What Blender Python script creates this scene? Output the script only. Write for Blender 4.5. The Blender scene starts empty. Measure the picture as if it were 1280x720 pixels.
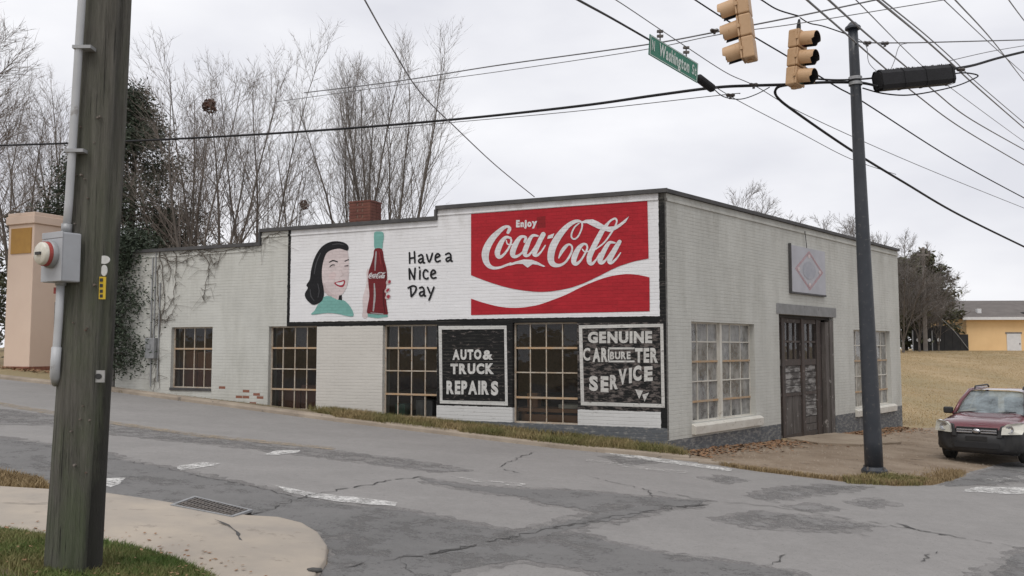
import bpy, bmesh, math, random
import numpy as np
from mathutils import Vector, Matrix, Euler
from mathutils.geometry import tessellate_polygon
R = math.radians
random.seed(7)
rng = np.random.default_rng(7)
scn = bpy.context.scene
col = scn.collection

# ------------------------------------------------------------------ camera, sky, sun, exposure
FPX, EYE = 1080.0, 1.65                       # focal length in 1280-px units, eye height
PITCH = math.atan(75 / FPX)
cam = bpy.data.cameras.new('camera'); camo = bpy.data.objects.new('camera', cam); col.objects.link(camo)
cam.sensor_width = 36; cam.lens = 36 * FPX / 1280; cam.clip_start = .05; cam.clip_end = 3000
camo.location = (0, 0, EYE); camo.rotation_euler = (R(90) + PITCH, 0, 0)
scn.camera = camo
scn.view_settings.view_transform = 'Standard'; scn.view_settings.look = 'None'
scn.view_settings.exposure = 0.25; scn.view_settings.gamma = 1; scn.view_settings.use_curve_mapping = False
scn.cycles.max_bounces = 6; scn.cycles.transparent_max_bounces = 12
scn.cycles.use_denoising = True

SUN_EL, SUN_AZ = 58, 205                      # degrees; azimuth clockwise from +Y (behind the camera, to the left)
w = bpy.data.worlds.new('World'); scn.world = w; w.use_nodes = True
nt = w.node_tree; nt.nodes.clear()
def WN(t): return nt.nodes.new(t)
sky = WN('ShaderNodeTexSky'); sky.sky_type = 'NISHITA'; sky.sun_disc = False
sky.sun_elevation = R(SUN_EL); sky.sun_rotation = R(SUN_AZ); sky.air_density = 1; sky.dust_density = 3
skyb = WN('ShaderNodeMix'); skyb.data_type = 'RGBA'; skyb.blend_type = 'MULTIPLY'; skyb.inputs['Factor'].default_value = 1
nt.links.new(sky.outputs[0], skyb.inputs['A']); skyb.inputs['B'].default_value = (.06, .06, .06, 1)
tc = WN('ShaderNodeTexCoord'); mp = WN('ShaderNodeMapping'); mp.inputs['Scale'].default_value = (1, 1, 2.6)
nz = WN('ShaderNodeTexNoise'); nz.inputs['Scale'].default_value = 2.6; nz.inputs['Detail'].default_value = 5; nz.inputs['Roughness'].default_value = .5
rp = WN('ShaderNodeValToRGB'); rp.color_ramp.elements[0].position = .36; rp.color_ramp.elements[1].position = .66
rp.color_ramp.elements[0].color = (.68, .685, .735, 1); rp.color_ramp.elements[1].color = (.87, .87, .895, 1)
mx = WN('ShaderNodeMix'); mx.data_type = 'RGBA'; mx.inputs['Factor'].default_value = .93       # cloud cover
bg = WN('ShaderNodeBackground'); ow = WN('ShaderNodeOutputWorld')
nt.links.new(tc.outputs['Generated'], mp.inputs[0]); nt.links.new(mp.outputs[0], nz.inputs['Vector'])
nt.links.new(nz.outputs['Fac'], rp.inputs[0]); nt.links.new(skyb.outputs['Result'], mx.inputs['A'])
nt.links.new(rp.outputs[0], mx.inputs['B']); nt.links.new(mx.outputs['Result'], bg.inputs[0]); nt.links.new(bg.outputs[0], ow.inputs[0])
sl = bpy.data.lights.new('sun', 'SUN'); sl.energy = 1.3; sl.angle = R(32); sl.color = (1, .97, .93)
so = bpy.data.objects.new('sun', sl); col.objects.link(so)
_sd = Vector((math.sin(R(SUN_AZ)) * math.cos(R(SUN_EL)), math.cos(R(SUN_AZ)) * math.cos(R(SUN_EL)), math.sin(R(SUN_EL))))
so.rotation_euler = _sd.to_track_quat('Z', 'Y').to_euler()

# ------------------------------------------------------------------ survey helpers
CP, SP = math.cos(PITCH), math.sin(PITCH)
def ray(px, py):
    x = (px - 640) / FPX; y = (360 - py) / FPX
    return Vector((x, CP - y * SP, SP + y * CP))
EYEP = Vector((0, 0, EYE))
def at(px, py, Y):
    r = ray(px, py); return EYEP + r * (Y / r.y)
GA, GB, GC = -.484, -.06076, .0129            # the slope of the streets
def gp(px, py, dz=0):
    r = ray(px, py); t = (GA + dz - EYE) / (r.z - GB * r.x - GC * r.y); return EYEP + r * t
def sstep(a, b, x):
    t = min(1, max(0, (x - a) / (b - a))); return t * t * (3 - 2 * t)
def hgt(x, y):
    p = GA + GB * max(-45, min(60, x)) + GC * max(-40, min(40, y))
    s = sstep(29, 76, y)
    return p * (1 - s) + 1.42 * s
CX, CY = 3.12, 17.5                           # street corner of the building
LX, LY = -.9109, .4126                        # along the mural wall, uphill
RX, RY = .6635, .7482                         # along the side wall
CORNER = Vector((CX, CY, 0))
def lwall(px, py):                            # pixel -> (local x, z) on mural wall; local x is negative uphill
    n = Vector((LY, -LX, 0)); r = ray(px, py); t = n.dot(CORNER - EYEP) / n.dot(r); P = EYEP + r * t
    return (-(P - CORNER).dot(Vector((LX, LY, 0))), P.z)
def rwall(px, py):
    n = Vector((RY, -RX, 0)); r = ray(px, py); t = n.dot(CORNER - EYEP) / n.dot(r); P = EYEP + r * t
    return ((P - CORNER).dot(Vector((RX, RY, 0))), P.z)
ROT_L = math.atan2(-LY, -LX); ROT_R = math.atan2(RY, RX)

# ------------------------------------------------------------------ mesh helpers
class MB:
    def __init__(s): s.v = []; s.f = []; s.m = []
    def quad(s, a, b, c, d, m=0):
        i = len(s.v); s.v += [tuple(a), tuple(b), tuple(c), tuple(d)]; s.f.append((i, i+1, i+2, i+3)); s.m.append(m)
    def tri(s, a, b, c, m=0):
        i = len(s.v); s.v += [tuple(a), tuple(b), tuple(c)]; s.f.append((i, i+1, i+2)); s.m.append(m)
    def box(s, x0, x1, y0, y1, z0, z1, m=0, M=None):
        c = [(x0,y0,z0),(x1,y0,z0),(x1,y1,z0),(x0,y1,z0),(x0,y0,z1),(x1,y0,z1),(x1,y1,z1),(x0,y1,z1)]
        if M is not None: c = [tuple(M @ Vector(p)) for p in c]
        i = len(s.v); s.v += c
        for q in ((0,3,2,1),(4,5,6,7),(0,1,5,4),(1,2,6,5),(2,3,7,6),(3,0,4,7)): s.f.append(tuple(i+k for k in q)); s.m.append(m)
        return s
    def tube(s, pts, rad, n=8, m=0, caps=True):
        pts = [Vector(p) for p in pts]
        if not hasattr(rad, '__len__'): rad = [rad] * len(pts)
        i0 = len(s.v); up = None
        for k, p in enumerate(pts):
            d = (pts[min(k+1, len(pts)-1)] - pts[max(k-1, 0)])
            d = d.normalized() if d.length > 1e-9 else Vector((0, 0, 1))
            if up is None:
                up = Vector((0, 0, 1)) if abs(d.z) < .9 else Vector((1, 0, 0))
            a = d.cross(up)
            a = a.normalized() if a.length > 1e-6 else d.orthogonal().normalized()
            b = d.cross(a).normalized(); up = -b if False else up
            for j in range(n):
                t = 2 * math.pi * j / n
                s.v.append(tuple(p + (a * math.cos(t) + b * math.sin(t)) * rad[k]))
        for k in range(len(pts) - 1):
            for j in range(n):
                q = i0 + k * n; r_ = q + n; j2 = (j + 1) % n
                s.f.append((q+j, q+j2, r_+j2, r_+j)); s.m.append(m)
        if caps:
            s.f.append(tuple(i0 + j for j in range(n))[::-1]); s.m.append(m)
            s.f.append(tuple(len(s.v) - n + j for j in range(n))); s.m.append(m)
        return s
    def lathe(s, prof, n=16, m=0, M=None, capb=False, capt=False):   # prof: (r, z)
        i0 = len(s.v)
        for (r_, z) in prof:
            for j in range(n):
                t = 2 * math.pi * j / n; p = Vector((r_ * math.cos(t), r_ * math.sin(t), z))
                s.v.append(tuple(M @ p if M is not None else p))
        for k in range(len(prof) - 1):
            for j in range(n):
                q = i0 + k * n; j2 = (j + 1) % n
                s.f.append((q+j, q+j2, q+n+j2, q+n+j)); s.m.append(m)
        if capb: s.f.append(tuple(i0 + j for j in range(n))[::-1]); s.m.append(m)
        if capt: s.f.append(tuple(i0 + (len(prof)-1)*n + j for j in range(n))); s.m.append(m)
        return s
    def poly(s, pts, m=0):
        tr = tessellate_polygon([[Vector(p) for p in pts]])
        i = len(s.v); s.v += [tuple(p) for p in pts]
        for t in tr: s.f.append((i+t[0], i+t[1], i+t[2])); s.m.append(m)
        return s
    def prism(s, pts, thick, m=0):            # pts: list of 3D (planar), thick: Vector
        n = len(pts); thick = Vector(thick); s.poly(pts, m); b = [Vector(p) + thick for p in pts]; s.poly(b, m)
        for k in range(n): s.quad(pts[k], pts[(k+1) % n], b[(k+1) % n], b[k], m)
        return s
    def build(s, name, mats, parent=None, smooth=False, loc=None, rot=None, fix=False):
        me = bpy.data.meshes.new(name); me.from_pydata(s.v, [], s.f)
        if not isinstance(mats, (list, tuple)): mats = [mats]
        for m in mats: me.materials.append(m)
        if len(mats) > 1: me.polygons.foreach_set('material_index', s.m)
        if smooth: me.polygons.foreach_set('use_smooth', [True] * len(me.polygons))
        if fix:
            bm = bmesh.new(); bm.from_mesh(me); bmesh.ops.remove_doubles(bm, verts=bm.verts, dist=1e-5)
            bmesh.ops.recalc_face_normals(bm, faces=bm.faces); bm.to_mesh(me); bm.free()
        me.update()
        return link(name, me, parent, loc, rot)
def link(name, me, parent=None, loc=None, rot=None):
    o = bpy.data.objects.new(name, me); col.objects.link(o)
    if parent is not None: o.parent = parent
    if loc is not None: o.location = loc
    if rot is not None: o.rotation_euler = rot
    return o
def empty(name, loc=(0, 0, 0), rz=0):
    o = bpy.data.objects.new(name, None); col.objects.link(o); o.location = loc; o.rotation_euler = (0, 0, rz); o.empty_display_size = .2
    return o
def tag(o, label, cat, group=None):
    o['label'] = label; o['category'] = cat
    if group: o['group'] = group
    return o
def structure(o): o['kind'] = 'structure'; return o
def stuff(o): o['kind'] = 'stuff'; return o
def arr_mesh(name, V, F, mats, parent=None, smooth=False):
    me = bpy.data.meshes.new(name); n = F.shape[1]
    me.vertices.add(len(V)); me.vertices.foreach_set('co', np.asarray(V, dtype=np.float32).ravel())
    me.loops.add(F.size); me.loops.foreach_set('vertex_index', F.astype(np.int32).ravel())
    me.polygons.add(len(F)); me.polygons.foreach_set('loop_start', np.arange(0, F.size, n, dtype=np.int32))
    if not isinstance(mats, (list, tuple)): mats = [mats]
    for m in mats: me.materials.append(m)
    me.update(calc_edges=True); me.validate()
    return link(name, me, parent)
def bevel(o, wd=.01, seg=2):
    b = o.modifiers.new('bevel', 'BEVEL'); b.width = wd; b.segments = seg; b.limit_method = 'ANGLE'; return o
def catmull(pts, sub=6):
    P = [tuple(p) for p in pts]; n = len(P); out = []
    for i in range(n - 1):
        p0 = P[max(i-1, 0)]; p1 = P[i]; p2 = P[i+1]; p3 = P[min(i+2, n-1)]
        for k in range(sub):
            t = k / sub
            out.append(tuple(.5 * (2*b + (c-a)*t + (2*a-5*b+4*c-d)*t*t + (3*b-a-3*c+d)*t**3) for a, b, c, d in zip(p0, p1, p2, p3)))
    out.append(P[-1]); return out

# ------------------------------------------------------------------ materials
def nodes_of(name):
    m = bpy.data.materials.new(name); m.use_nodes = True; t = m.node_tree; b = t.nodes['Principled BSDF']; return m, t, b
def N(t, typ, **kw):
    n = t.nodes.new(typ)
    for k, v in kw.items():
        if k in n.inputs: n.inputs[k].default_value = v
        else: setattr(n, k, v)
    return n
def MIX(t, fac, a, b, blend='MIX'):
    n = t.nodes.new('ShaderNodeMix'); n.data_type = 'RGBA'; n.blend_type = blend
    for k, v in (('Factor', fac), ('A', a), ('B', b)):
        if hasattr(v, 'is_linked') or hasattr(v, 'links'): t.links.new(v, n.inputs[k])
        else: n.inputs[k].default_value = v if k == 'Factor' else (tuple(v) + (1,) if len(v) == 3 else v)
    return n.outputs['Result']
def MATH(t, op, a, b=None, clamp=False):
    n = t.nodes.new('ShaderNodeMath'); n.operation = op; n.use_clamp = clamp
    for i, v in enumerate((a, b)):
        if v is None: continue
        if hasattr(v, 'links'): t.links.new(v, n.inputs[i])
        else: n.inputs[i].default_value = v
    return n.outputs[0]
def RAMP(t, fac, stops):
    n = t.nodes.new('ShaderNodeValToRGB'); e = n.color_ramp.elements
    while len(e) < len(stops): e.new(.5)
    for k, (p, c) in enumerate(stops):
        e[k].position = p; e[k].color = (c, c, c, 1) if not hasattr(c, '__len__') else tuple(c) + (1,)
    t.links.new(fac, n.inputs[0]); return n.outputs[0]
def POS(t):
    g = t.nodes.new('ShaderNodeNewGeometry'); return g.outputs['Position']
def OBJ(t):
    g = t.nodes.new('ShaderNodeTexCoord'); return g.outputs['Object']
def NOISE(t, vec, scale, detail=4, rough=.55, stretch=None):
    if stretch is not None:
        mp_ = N(t, 'ShaderNodeMapping'); mp_.inputs['Scale'].default_value = stretch; t.links.new(vec, mp_.inputs[0]); vec = mp_.outputs[0]
    n = N(t, 'ShaderNodeTexNoise', Scale=scale, Detail=detail, Roughness=rough); t.links.new(vec, n.inputs['Vector']); return n.outputs['Fac']
def BUMP(t, b, h, dist=.01, strength=.6):
    n = N(t, 'ShaderNodeBump', Strength=strength, Distance=dist); t.links.new(h, n.inputs['Height']); t.links.new(n.outputs[0], b.inputs['Normal'])
_mc = {}
def mat(name, c1, c2=None, rough=.8, scale=4, detail=5, bump=0, bscale=None, metal=0, world=False, stretch=None, spots=None, spot_scale=9, lo=.35, hi=.68, coat=0, spec=None):
    m, t, b = nodes_of(name)
    b.inputs['Roughness'].default_value = rough; b.inputs['Metallic'].default_value = metal
    if coat: b.inputs['Coat Weight'].default_value = coat; b.inputs['Coat Roughness'].default_value = .08
    if spec is not None: b.inputs['Specular IOR Level'].default_value = spec
    c2 = c2 or tuple(x * .75 for x in c1)
    v = POS(t) if world else OBJ(t)
    f = NOISE(t, v, scale, detail, .6, stretch); f2 = RAMP(t, f, [(lo, 0), (hi, 1)])
    c = MIX(t, f2, c1, c2)
    if spots:
        s = RAMP(t, NOISE(t, v, spot_scale, 6, .7), [(.60, 0), (.66, 1)]); c = MIX(t, s, c, spots)
    t.links.new(c, b.inputs['Base Color'])
    if bump: BUMP(t, b, NOISE(t, v, bscale or scale * 5, 5, .65, stretch), bump, .7)
    return m

ASPH = None
def see_through(t, b, mask):
    o = [n for n in t.nodes if n.type == 'OUTPUT_MATERIAL'][0]; tr = N(t, 'ShaderNodeBsdfTransparent'); mx_ = N(t, 'ShaderNodeMixShader')
    t.links.new(mask, mx_.inputs[0]); t.links.new(tr.outputs[0], mx_.inputs[1]); t.links.new(b.outputs[0], mx_.inputs[2]); t.links.new(mx_.outputs[0], o.inputs[0])
def make_asphalt(name, c1, c2, agg=.6, worn=0):
    m, t, b = nodes_of(name); b.inputs['Roughness'].default_value = .88; v = POS(t); b.inputs['Specular IOR Level'].default_value = .3
    big = RAMP(t, NOISE(t, v, .35, 6, .6), [(.3, 0), (.7, 1)])
    c = MIX(t, big, c1, c2)
    streak = RAMP(t, NOISE(t, v, 1.3, 8, .72), [(.40, 0), (.66, 1)]); c = MIX(t, MATH(t, 'MULTIPLY', streak, .5), c, tuple(x * .74 for x in c1))
    lane = RAMP(t, NOISE(t, v, .55, 5, .6, (1, 2.2, 1)), [(.45, 0), (.62, 1)]); c = MIX(t, MATH(t, 'MULTIPLY', lane, .35), c, tuple(x * 1.14 for x in c2))
    mid = RAMP(t, NOISE(t, v, 9, 6, .8), [(.38, 0), (.66, 1)]); c = MIX(t, MATH(t, 'MULTIPLY', mid, .45), c, tuple(x * .68 for x in c1))
    fine = NOISE(t, v, 60, 3, .8); c = MIX(t, MATH(t, 'MULTIPLY', RAMP(t, fine, [(.35, 0), (.7, 1)]), agg), c, tuple(x * 1.3 for x in c1))
    spk = RAMP(t, NOISE(t, v, 24, 2, .7), [(.64, 0), (.72, 1)]); c = MIX(t, MATH(t, 'MULTIPLY', spk, .55), c, tuple(x * .45 for x in c1))
    t.links.new(c, b.inputs['Base Color'])
    BUMP(t, b, MATH(t, 'ADD', fine, MATH(t, 'MULTIPLY', NOISE(t, v, 7, 4, .6), .8)), .008, .6)
    if worn:
        k = MATH(t, 'ADD', MATH(t, 'MULTIPLY', NOISE(t, v, 2.0, 6, .7), .7), MATH(t, 'MULTIPLY', NOISE(t, v, 26, 3, .8), .3)); see_through(t, b, RAMP(t, k, [(worn - .06, 1), (worn + .06, .12)]))
    return m
M_road = make_asphalt('old_asphalt', (.226, .217, .208), (.262, .250, .239))
M_patch = make_asphalt('patched_asphalt', (.150, .147, .143), (.178, .173, .168), worn=.57)
M_rim_ = make_asphalt('patch_rim_asphalt', (.195, .187, .181), (.225, .215, .207), worn=.48)
M_patch2 = make_asphalt('half_worn_asphalt', (.188, .182, .176), (.215, .207, .20), worn=.50)
M_crack = mat('crack_tar', (.05, .049, .047), (.085, .082, .078), .9, 8)
M_conc = mat('sidewalk_concrete', (.40, .345, .28), (.31, .275, .235), .9, 1.3, 6, .004, 40, world=True, spots=(.27, .235, .195), spot_scale=3)
M_apron = mat('dirty_apron', (.31, .25, .185), (.22, .17, .12), .95, 1.2, 7, .01, 20, world=True, spots=(.15, .11, .075), spot_scale=2)
M_kerb = mat('kerb_concrete', (.33, .275, .215), (.22, .18, .14), .9, 1.6, 6, .006, 22, world=True, spots=(.13, .11, .09), spot_scale=4)
M_dirt = mat('packed_dirt', (.185, .135, .09), (.285, .225, .165), .95, 1.1, 8, .03, 9, world=True, spots=(.115, .08, .052), spot_scale=1.6)
M_soil = mat('ground_soil', (.20, .16, .10), (.15, .12, .08), .95, .9, 6, .01, 12, world=True)
def make_paint(name, c, wear, back, lo=.5, hi=.62):
    m, t, b = nodes_of(name); b.inputs['Roughness'].default_value = .75; v = POS(t)
    n1 = NOISE(t, v, 4, 6, .75); n2 = NOISE(t, v, 42, 3, .8); n3 = NOISE(t, v, 14, 4, .7)
    k = MATH(t, 'ADD', MATH(t, 'MULTIPLY', n1, .45), MATH(t, 'ADD', MATH(t, 'MULTIPLY', n2, .3), MATH(t, 'MULTIPLY', n3, .25)))
    t.links.new(MIX(t, RAMP(t, n3, [(.35, 0), (.65, 1)]), c, tuple(x * .8 for x in c)), b.inputs['Base Color']); see_through(t, b, RAMP(t, k, [(lo - .03, 1), (hi, 1 - wear)])); return m
M_wmark = make_paint('road_paint_white', (.64, .63, .605), .9, (.27, .26, .25), .475, .56)
M_wmark2 = make_paint('road_paint_worn', (.55, .535, .51), 1, (.25, .24, .232), .44, .53)
M_ymark = make_paint('road_paint_yellow', (.36, .29, .20), 1, (.245, .235, .222), .42, .55)

def field_mat():
    m, t, b = nodes_of('dry_field'); b.inputs['Roughness'].default_value = .95; v = POS(t)
    a = RAMP(t, NOISE(t, v, .16, 6, .6, (1, .45, 1)), [(.34, 0), (.68, 1)]); c = MIX(t, a, (.40, .295, .165), (.30, .225, .125))
    g = RAMP(t, NOISE(t, v, .16, 5, .65, (1, .4, 1)), [(.46, 0), (.62, 1)]); c = MIX(t, MATH(t, 'MULTIPLY', g, .45), c, (.19, .17, .08))
    f = RAMP(t, NOISE(t, v, 6, 6, .8), [(.35, 0), (.7, 1)]); c = MIX(t, MATH(t, 'MULTIPLY', f, .35), c, (.16, .12, .07))
    t.links.new(c, b.inputs['Base Color']); BUMP(t, b, NOISE(t, v, 9, 5, .7), .05, .6); return m
M_field = field_mat()
def grass_mat(name, a, b_, dry, amt=.5, scale=1.3):
    m, t, b = nodes_of(name); b.inputs['Roughness'].default_value = .7; v = POS(t); b.inputs['Specular IOR Level'].default_value = .25
    c = MIX(t, RAMP(t, NOISE(t, v, 7, 3, .6), [(.3, 0), (.7, 1)]), a, b_)
    d = RAMP(t, MATH(t, 'ADD', MATH(t, 'MULTIPLY', NOISE(t, v, scale, 3, .5), .55), MATH(t, 'MULTIPLY', NOISE(t, v, 45, 2, .5), .45)), [(.42, 0), (.60, 1)])
    c = MIX(t, MATH(t, 'MULTIPLY', d, amt), c, dry); t.links.new(c, b.inputs['Base Color']); return m
M_lawn = grass_mat('lawn_grass', (.058, .105, .022), (.10, .155, .036), (.26, .21, .10), .8)
M_verge = grass_mat('verge_weeds', (.10, .115, .035), (.17, .155, .06), (.30, .225, .115), 1.0, 1.0)
M_dry = grass_mat('dry_grass', (.26, .19, .10), (.33, .25, .14), (.18, .12, .06), .6, 2)
M_fieldg = grass_mat('field_straw', (.41, .305, .172), (.44, .33, .19), (.34, .265, .135), .6, .2)
M_leaf = mat('fallen_leaves', (.20, .10, .05), (.29, .18, .10), .9, 18, 3, world=True)

# ------------------------------------------------------------------ the ground
def jag(pts, step=.35, amp=.03, seed=1, closed=True):     # densify an outline in plan and roughen it
    rr = random.Random(seed); out = []; n = len(pts)
    for i in range(n if closed else n - 1):
        a = Vector(pts[i][:2]); b = Vector(pts[(i+1) % n][:2]); d = (b - a); k = max(1, int(d.length / step))
        nn = Vector((-d.y, d.x)).normalized() if d.length else Vector((0, 0))
        for j in range(k):
            p = a + d * (j / k)
            if j: p += nn * rr.uniform(-amp, amp)
            out.append((p.x, p.y))
    if not closed: out.append(tuple(pts[-1][:2]))
    return out
def sheet(name, pts, dz, m, parent=None, step=.35, amp=.03, seed=1):
    P = jag(pts, step, amp, seed) if amp else [tuple(p[:2]) for p in pts]
    mb = MB(); mb.poly([(x, y, hgt(x, y) + dz) for x, y in P]); return mb.build(name, m, parent, fix=True)
def G2(lst): return [tuple(gp(*p)[:2]) for p in lst]

xs = np.concatenate([np.linspace(-260, -60, 12), np.arange(-56, 90, 4), np.linspace(95, 300, 12)])
ys = np.concatenate([np.linspace(-120, -20, 6), np.arange(-16, 28, 4), np.arange(29, 80, 1.5), np.linspace(82, 420, 14)])
V = np.array([(x, y, hgt(x, y)) for y in ys for x in xs]); nx = len(xs)
F = np.array([(j*nx+i, j*nx+i+1, (j+1)*nx+i+1, (j+1)*nx+i) for j in range(len(ys)-1) for i in range(nx-1)])
ground = structure(arr_mesh('ground', V, F, M_field))

L2 = Vector((LX, LY)); R2 = Vector((RX, RY))
kerb_px = [(140, 489.5), (300, 511), (420, 527), (560, 544), (700, 561), (800, 570), (862, 576)]
kerb_line = G2(kerb_px)
far_left = Vector(kerb_line[0]) + L2 * 22
lot_px = [(905, 583), (950, 590), (1050, 602), (1120, 608), (1165, 607), (1195, 599), (1207, 592)]
lot_line = G2(lot_px)
cs0 = Vector(lot_line[-1]); cdir = Vector((.86, .51)).normalized()
street_w = [tuple(cs0 + R2 * 3), tuple(cs0 + R2 * 5 + cdir * 4), tuple(cs0 + R2 * 5 + cdir * 40)]
near_px = [(-80, 580), (0, 589), (60, 600), (128, 619), (180, 627), (222, 634), (262, 641), (312, 649), (350, 651), (378, 658), (398, 670), (411, 688), (409, 706), (394, 730), (372, 760)]
near_line = G2(near_px)
nl0 = Vector(near_line[0]) + L2 * 24
road_pts = [tuple(far_left)] + kerb_line + lot_line + street_w + [(48, 30), (40, -30), (-2, -30), (-1.5, 2), (-1.3, 5.5)] + near_line[::-1] + [tuple(nl0)]
road = structure(sheet('road', road_pts, .004, M_road, amp=.018, step=.25, seed=3))

def grow_out(P, d):
    A = sum(P[i][0] * P[(i+1) % len(P)][1] - P[(i+1) % len(P)][0] * P[i][1] for i in range(len(P))); sg_ = 1 if A > 0 else -1; out = []
    for i in range(len(P)):
        a = Vector(P[i-1]); b = Vector(P[(i+1) % len(P)]); t_ = (b - a).normalized(); out.append((P[i][0] + t_.y * d * sg_, P[i][1] - t_.x * d * sg_))
    return out
def rsheet(name, px, dz, m, seed, amp=.04, step=.18):
    P = G2(px)
    if name == 'asphalt_patch':       # ragged feathered rim of worn seal coat round each patch
        sheet('patch_rim', grow_out(P, .13), dz - .0017, M_rim_, road, .09, .075, seed + 300)
        return sheet(name, grow_out(P, -.03), dz, m, road, .08, .05, seed)
    return sheet(name, P, dz, m, road, step, amp, seed)
P1 = [(-60, 540), (0, 547), (64, 556), (135, 567), (165, 577), (232, 590), (300, 605), (375, 622), (420, 629), (502, 638), (584, 655), (640, 665), (712, 662), (736, 670), (775, 682), (830, 692), (900, 701), (994, 716), (985, 760), (800, 735), (724, 711), (650, 701), (580, 713), (540, 760), (370, 775)]
P1 += near_px[::-1][1:-1] + [(-60, 583)]
rsheet('asphalt_patch', P1, .008, M_patch, 5, .02)
rsheet('asphalt_patch', [(525, 598), (587, 608), (666, 612), (724, 614), (791, 620), (841, 624), (888, 627), (869, 634), (810, 637), (752, 645), (724, 637), (681, 631), (658, 622), (595, 614), (533, 603)], .008, M_patch, 6)
rsheet('asphalt_patch', [(628, 671), (673, 659), (732, 646), (790, 634), (842, 632), (800, 645), (740, 657), (676, 672), (640, 680)], .0105, M_patch, 7)
rsheet('asphalt_patch', [(-60, 505), (0, 512), (64, 520), (140, 532), (250, 546), (330, 556), (430, 566), (530, 578), (590, 590), (545, 590), (520, 587), (430, 575), (330, 563), (250, 554), (140, 543), (64, 531), (0, 531), (-60, 522)], .008, M_patch2, 8)
rsheet('asphalt_patch', [(934, 621), (978, 610), (1038, 607), (1085, 608), (1051, 615), (994, 622), (961, 627)], .008, M_patch2, 9)
rsheet('asphalt_patch', [(894, 649), (951, 641), (1038, 648), (1098, 658), (1058, 664), (1001, 663), (934, 659)], .008, M_patch2, 10, .06)
rsheet('asphalt_patch', [(1340, 672), (1280, 688), (1246, 708), (1222, 724), (1215, 760), (1340, 760)], .008, M_patch, 11)
rsheet('asphalt_patch', [(1200, 598), (1250, 585), (1300, 576), (1330, 590), (1280, 602), (1220, 607), (1180, 608)], .008, M_patch, 12)
for k, px in enumerate([[(755, 571), (800, 569), (818, 578), (780, 582)], [(1062, 628), (1105, 624), (1118, 630), (1080, 634)], [(880, 598), (905, 595), (930, 600), (900, 604)], [(985, 634), (1020, 631), (1050, 636), (1010, 640)]]):
    rsheet('asphalt_patch', px, .008, M_patch2, 20 + k, .04, .12)

def ribbon_px(name, px, wd, dz, m, seed=0, parent=None, jit=.05):
    rr = random.Random(seed); P = [Vector(p) for p in G2(px)]; Q = []
    for a, b in zip(P[:-1], P[1:]):
        k = max(1, int((b - a).length / .09))
        for j in range(k):
            p = a + (b - a) * (j / k)
            if j: nn = Vector((-(b-a).y, (b-a).x)).normalized(); p = p + nn * rr.uniform(-jit, jit)
            Q.append(p)
    Q.append(P[-1]); mb = MB(); L = []
    for i, p in enumerate(Q):
        d = Q[min(i+1, len(Q)-1)] - Q[max(i-1, 0)]; nn = Vector((-d.y, d.x)).normalized()
        ww = (wd * .5 if name == 'crack' else wd) * rr.uniform(.25, 1.4) * (1 if 0 < i < len(Q) - 1 else .2)
        a = p + nn * ww / 2; b = p - nn * ww / 2
        L.append(((a.x, a.y, hgt(a.x, a.y) + dz), (b.x, b.y, hgt(b.x, b.y) + dz)))
    for (a, b), (c, d) in zip(L[:-1], L[1:]):
        if name != 'crack' or rr.random() > .13: mb.quad(a, c, d, b)
    return mb.build(name, m, parent or road, fix=True)
for k, (px, wd) in enumerate([
    ([(431, 711), (480, 702), (537, 694), (595, 682), (660, 668), (736, 653), (790, 643), (830, 637), (884, 631)], .05),
    ([(536, 694), (560, 689), (590, 683)], .11), ([(690, 661), (720, 655)], .10), ([(845, 634), (886, 632)], .12),
    ([(529, 596), (480, 603), (435, 611), (400, 618), (372, 624), (330, 641), (305, 648)], .05),
    ([(736, 596), (814, 614), (850, 620), (888, 627), (960, 633), (1065, 650), (1152, 664), (1219, 676), (1330, 695)], .035),
    ([(1120, 655), (1152, 665), (1185, 670)], .10), ([(624, 585), (634, 578), (668, 566)], .035), ([(624, 586), (650, 592)], .04),
    ([(955, 708), (975, 700), (982, 694)], .04), ([(810, 613), (816, 622)], .05), ([(1150, 703), (1162, 694), (1172, 690)], .03),
    ([(160, 577), (235, 592), (300, 606), (375, 623)], .03), ([(520, 720), (500, 700), (520, 694)], .012), ([(1010, 655), (1040, 662), (1090, 672)], .02)]):
    ribbon_px('crack', px, wd, .0135, M_crack, 40 + k)
def mark(px, m=M_wmark, seed=0, dz=.0125): return rsheet('road_marking', px, dz, m, 60 + seed, .03, .12)
mark([(128, 606), (132, 599), (158, 598), (150, 606), (138, 610)], M_wmark, 1)
mark([(222, 584), (253, 578.5), (278, 580), (253, 585.5), (226, 589)], M_wmark, 2)
mark([(328, 569), (347, 564), (375, 563.5), (371, 567), (344, 570)], M_wmark, 3)
mark([(340, 607), (371, 613), (395, 618), (440, 622), (497, 629.5), (494, 634), (430, 629), (390, 623), (355, 615)], M_wmark, 4)
mark([(755, 564.5), (820, 573), (915, 587), (912, 590), (815, 577), (757, 568)], M_wmark, 5)
mark([(735, 574), (800, 583), (862, 590), (858, 593), (798, 587), (733, 577)], M_wmark2, 6)
mark([(1201, 615), (1223, 609), (1300, 610), (1330, 618), (1250, 618)], M_wmark, 7)
mark([(1228, 600), (1280, 595), (1300, 598), (1245, 603)], M_wmark2, 8)
mark([(560, 595), (590, 599), (660, 606), (650, 609), (590, 603)], M_wmark2, 9)
mark([(-60, 495), (0, 503), (140, 527), (250, 543), (330, 551), (420, 560), (415, 563), (330, 555), (250, 547), (140, 531), (0, 508), (-60, 500)], M_ymark, 10)

# dirt lot beside the building
lot_pts = [tuple(Vector(kerb_line[-1]))] + lot_line + street_w[:2] + [(19.5, 28.4), (14.2, 28.9), (12.4, 27.4), (3.4, 17.9), (2.8, 17.5)]
structure(sheet('dirt_lot', lot_pts, .002, M_dirt, amp=.05, step=.4, seed=4))
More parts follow.
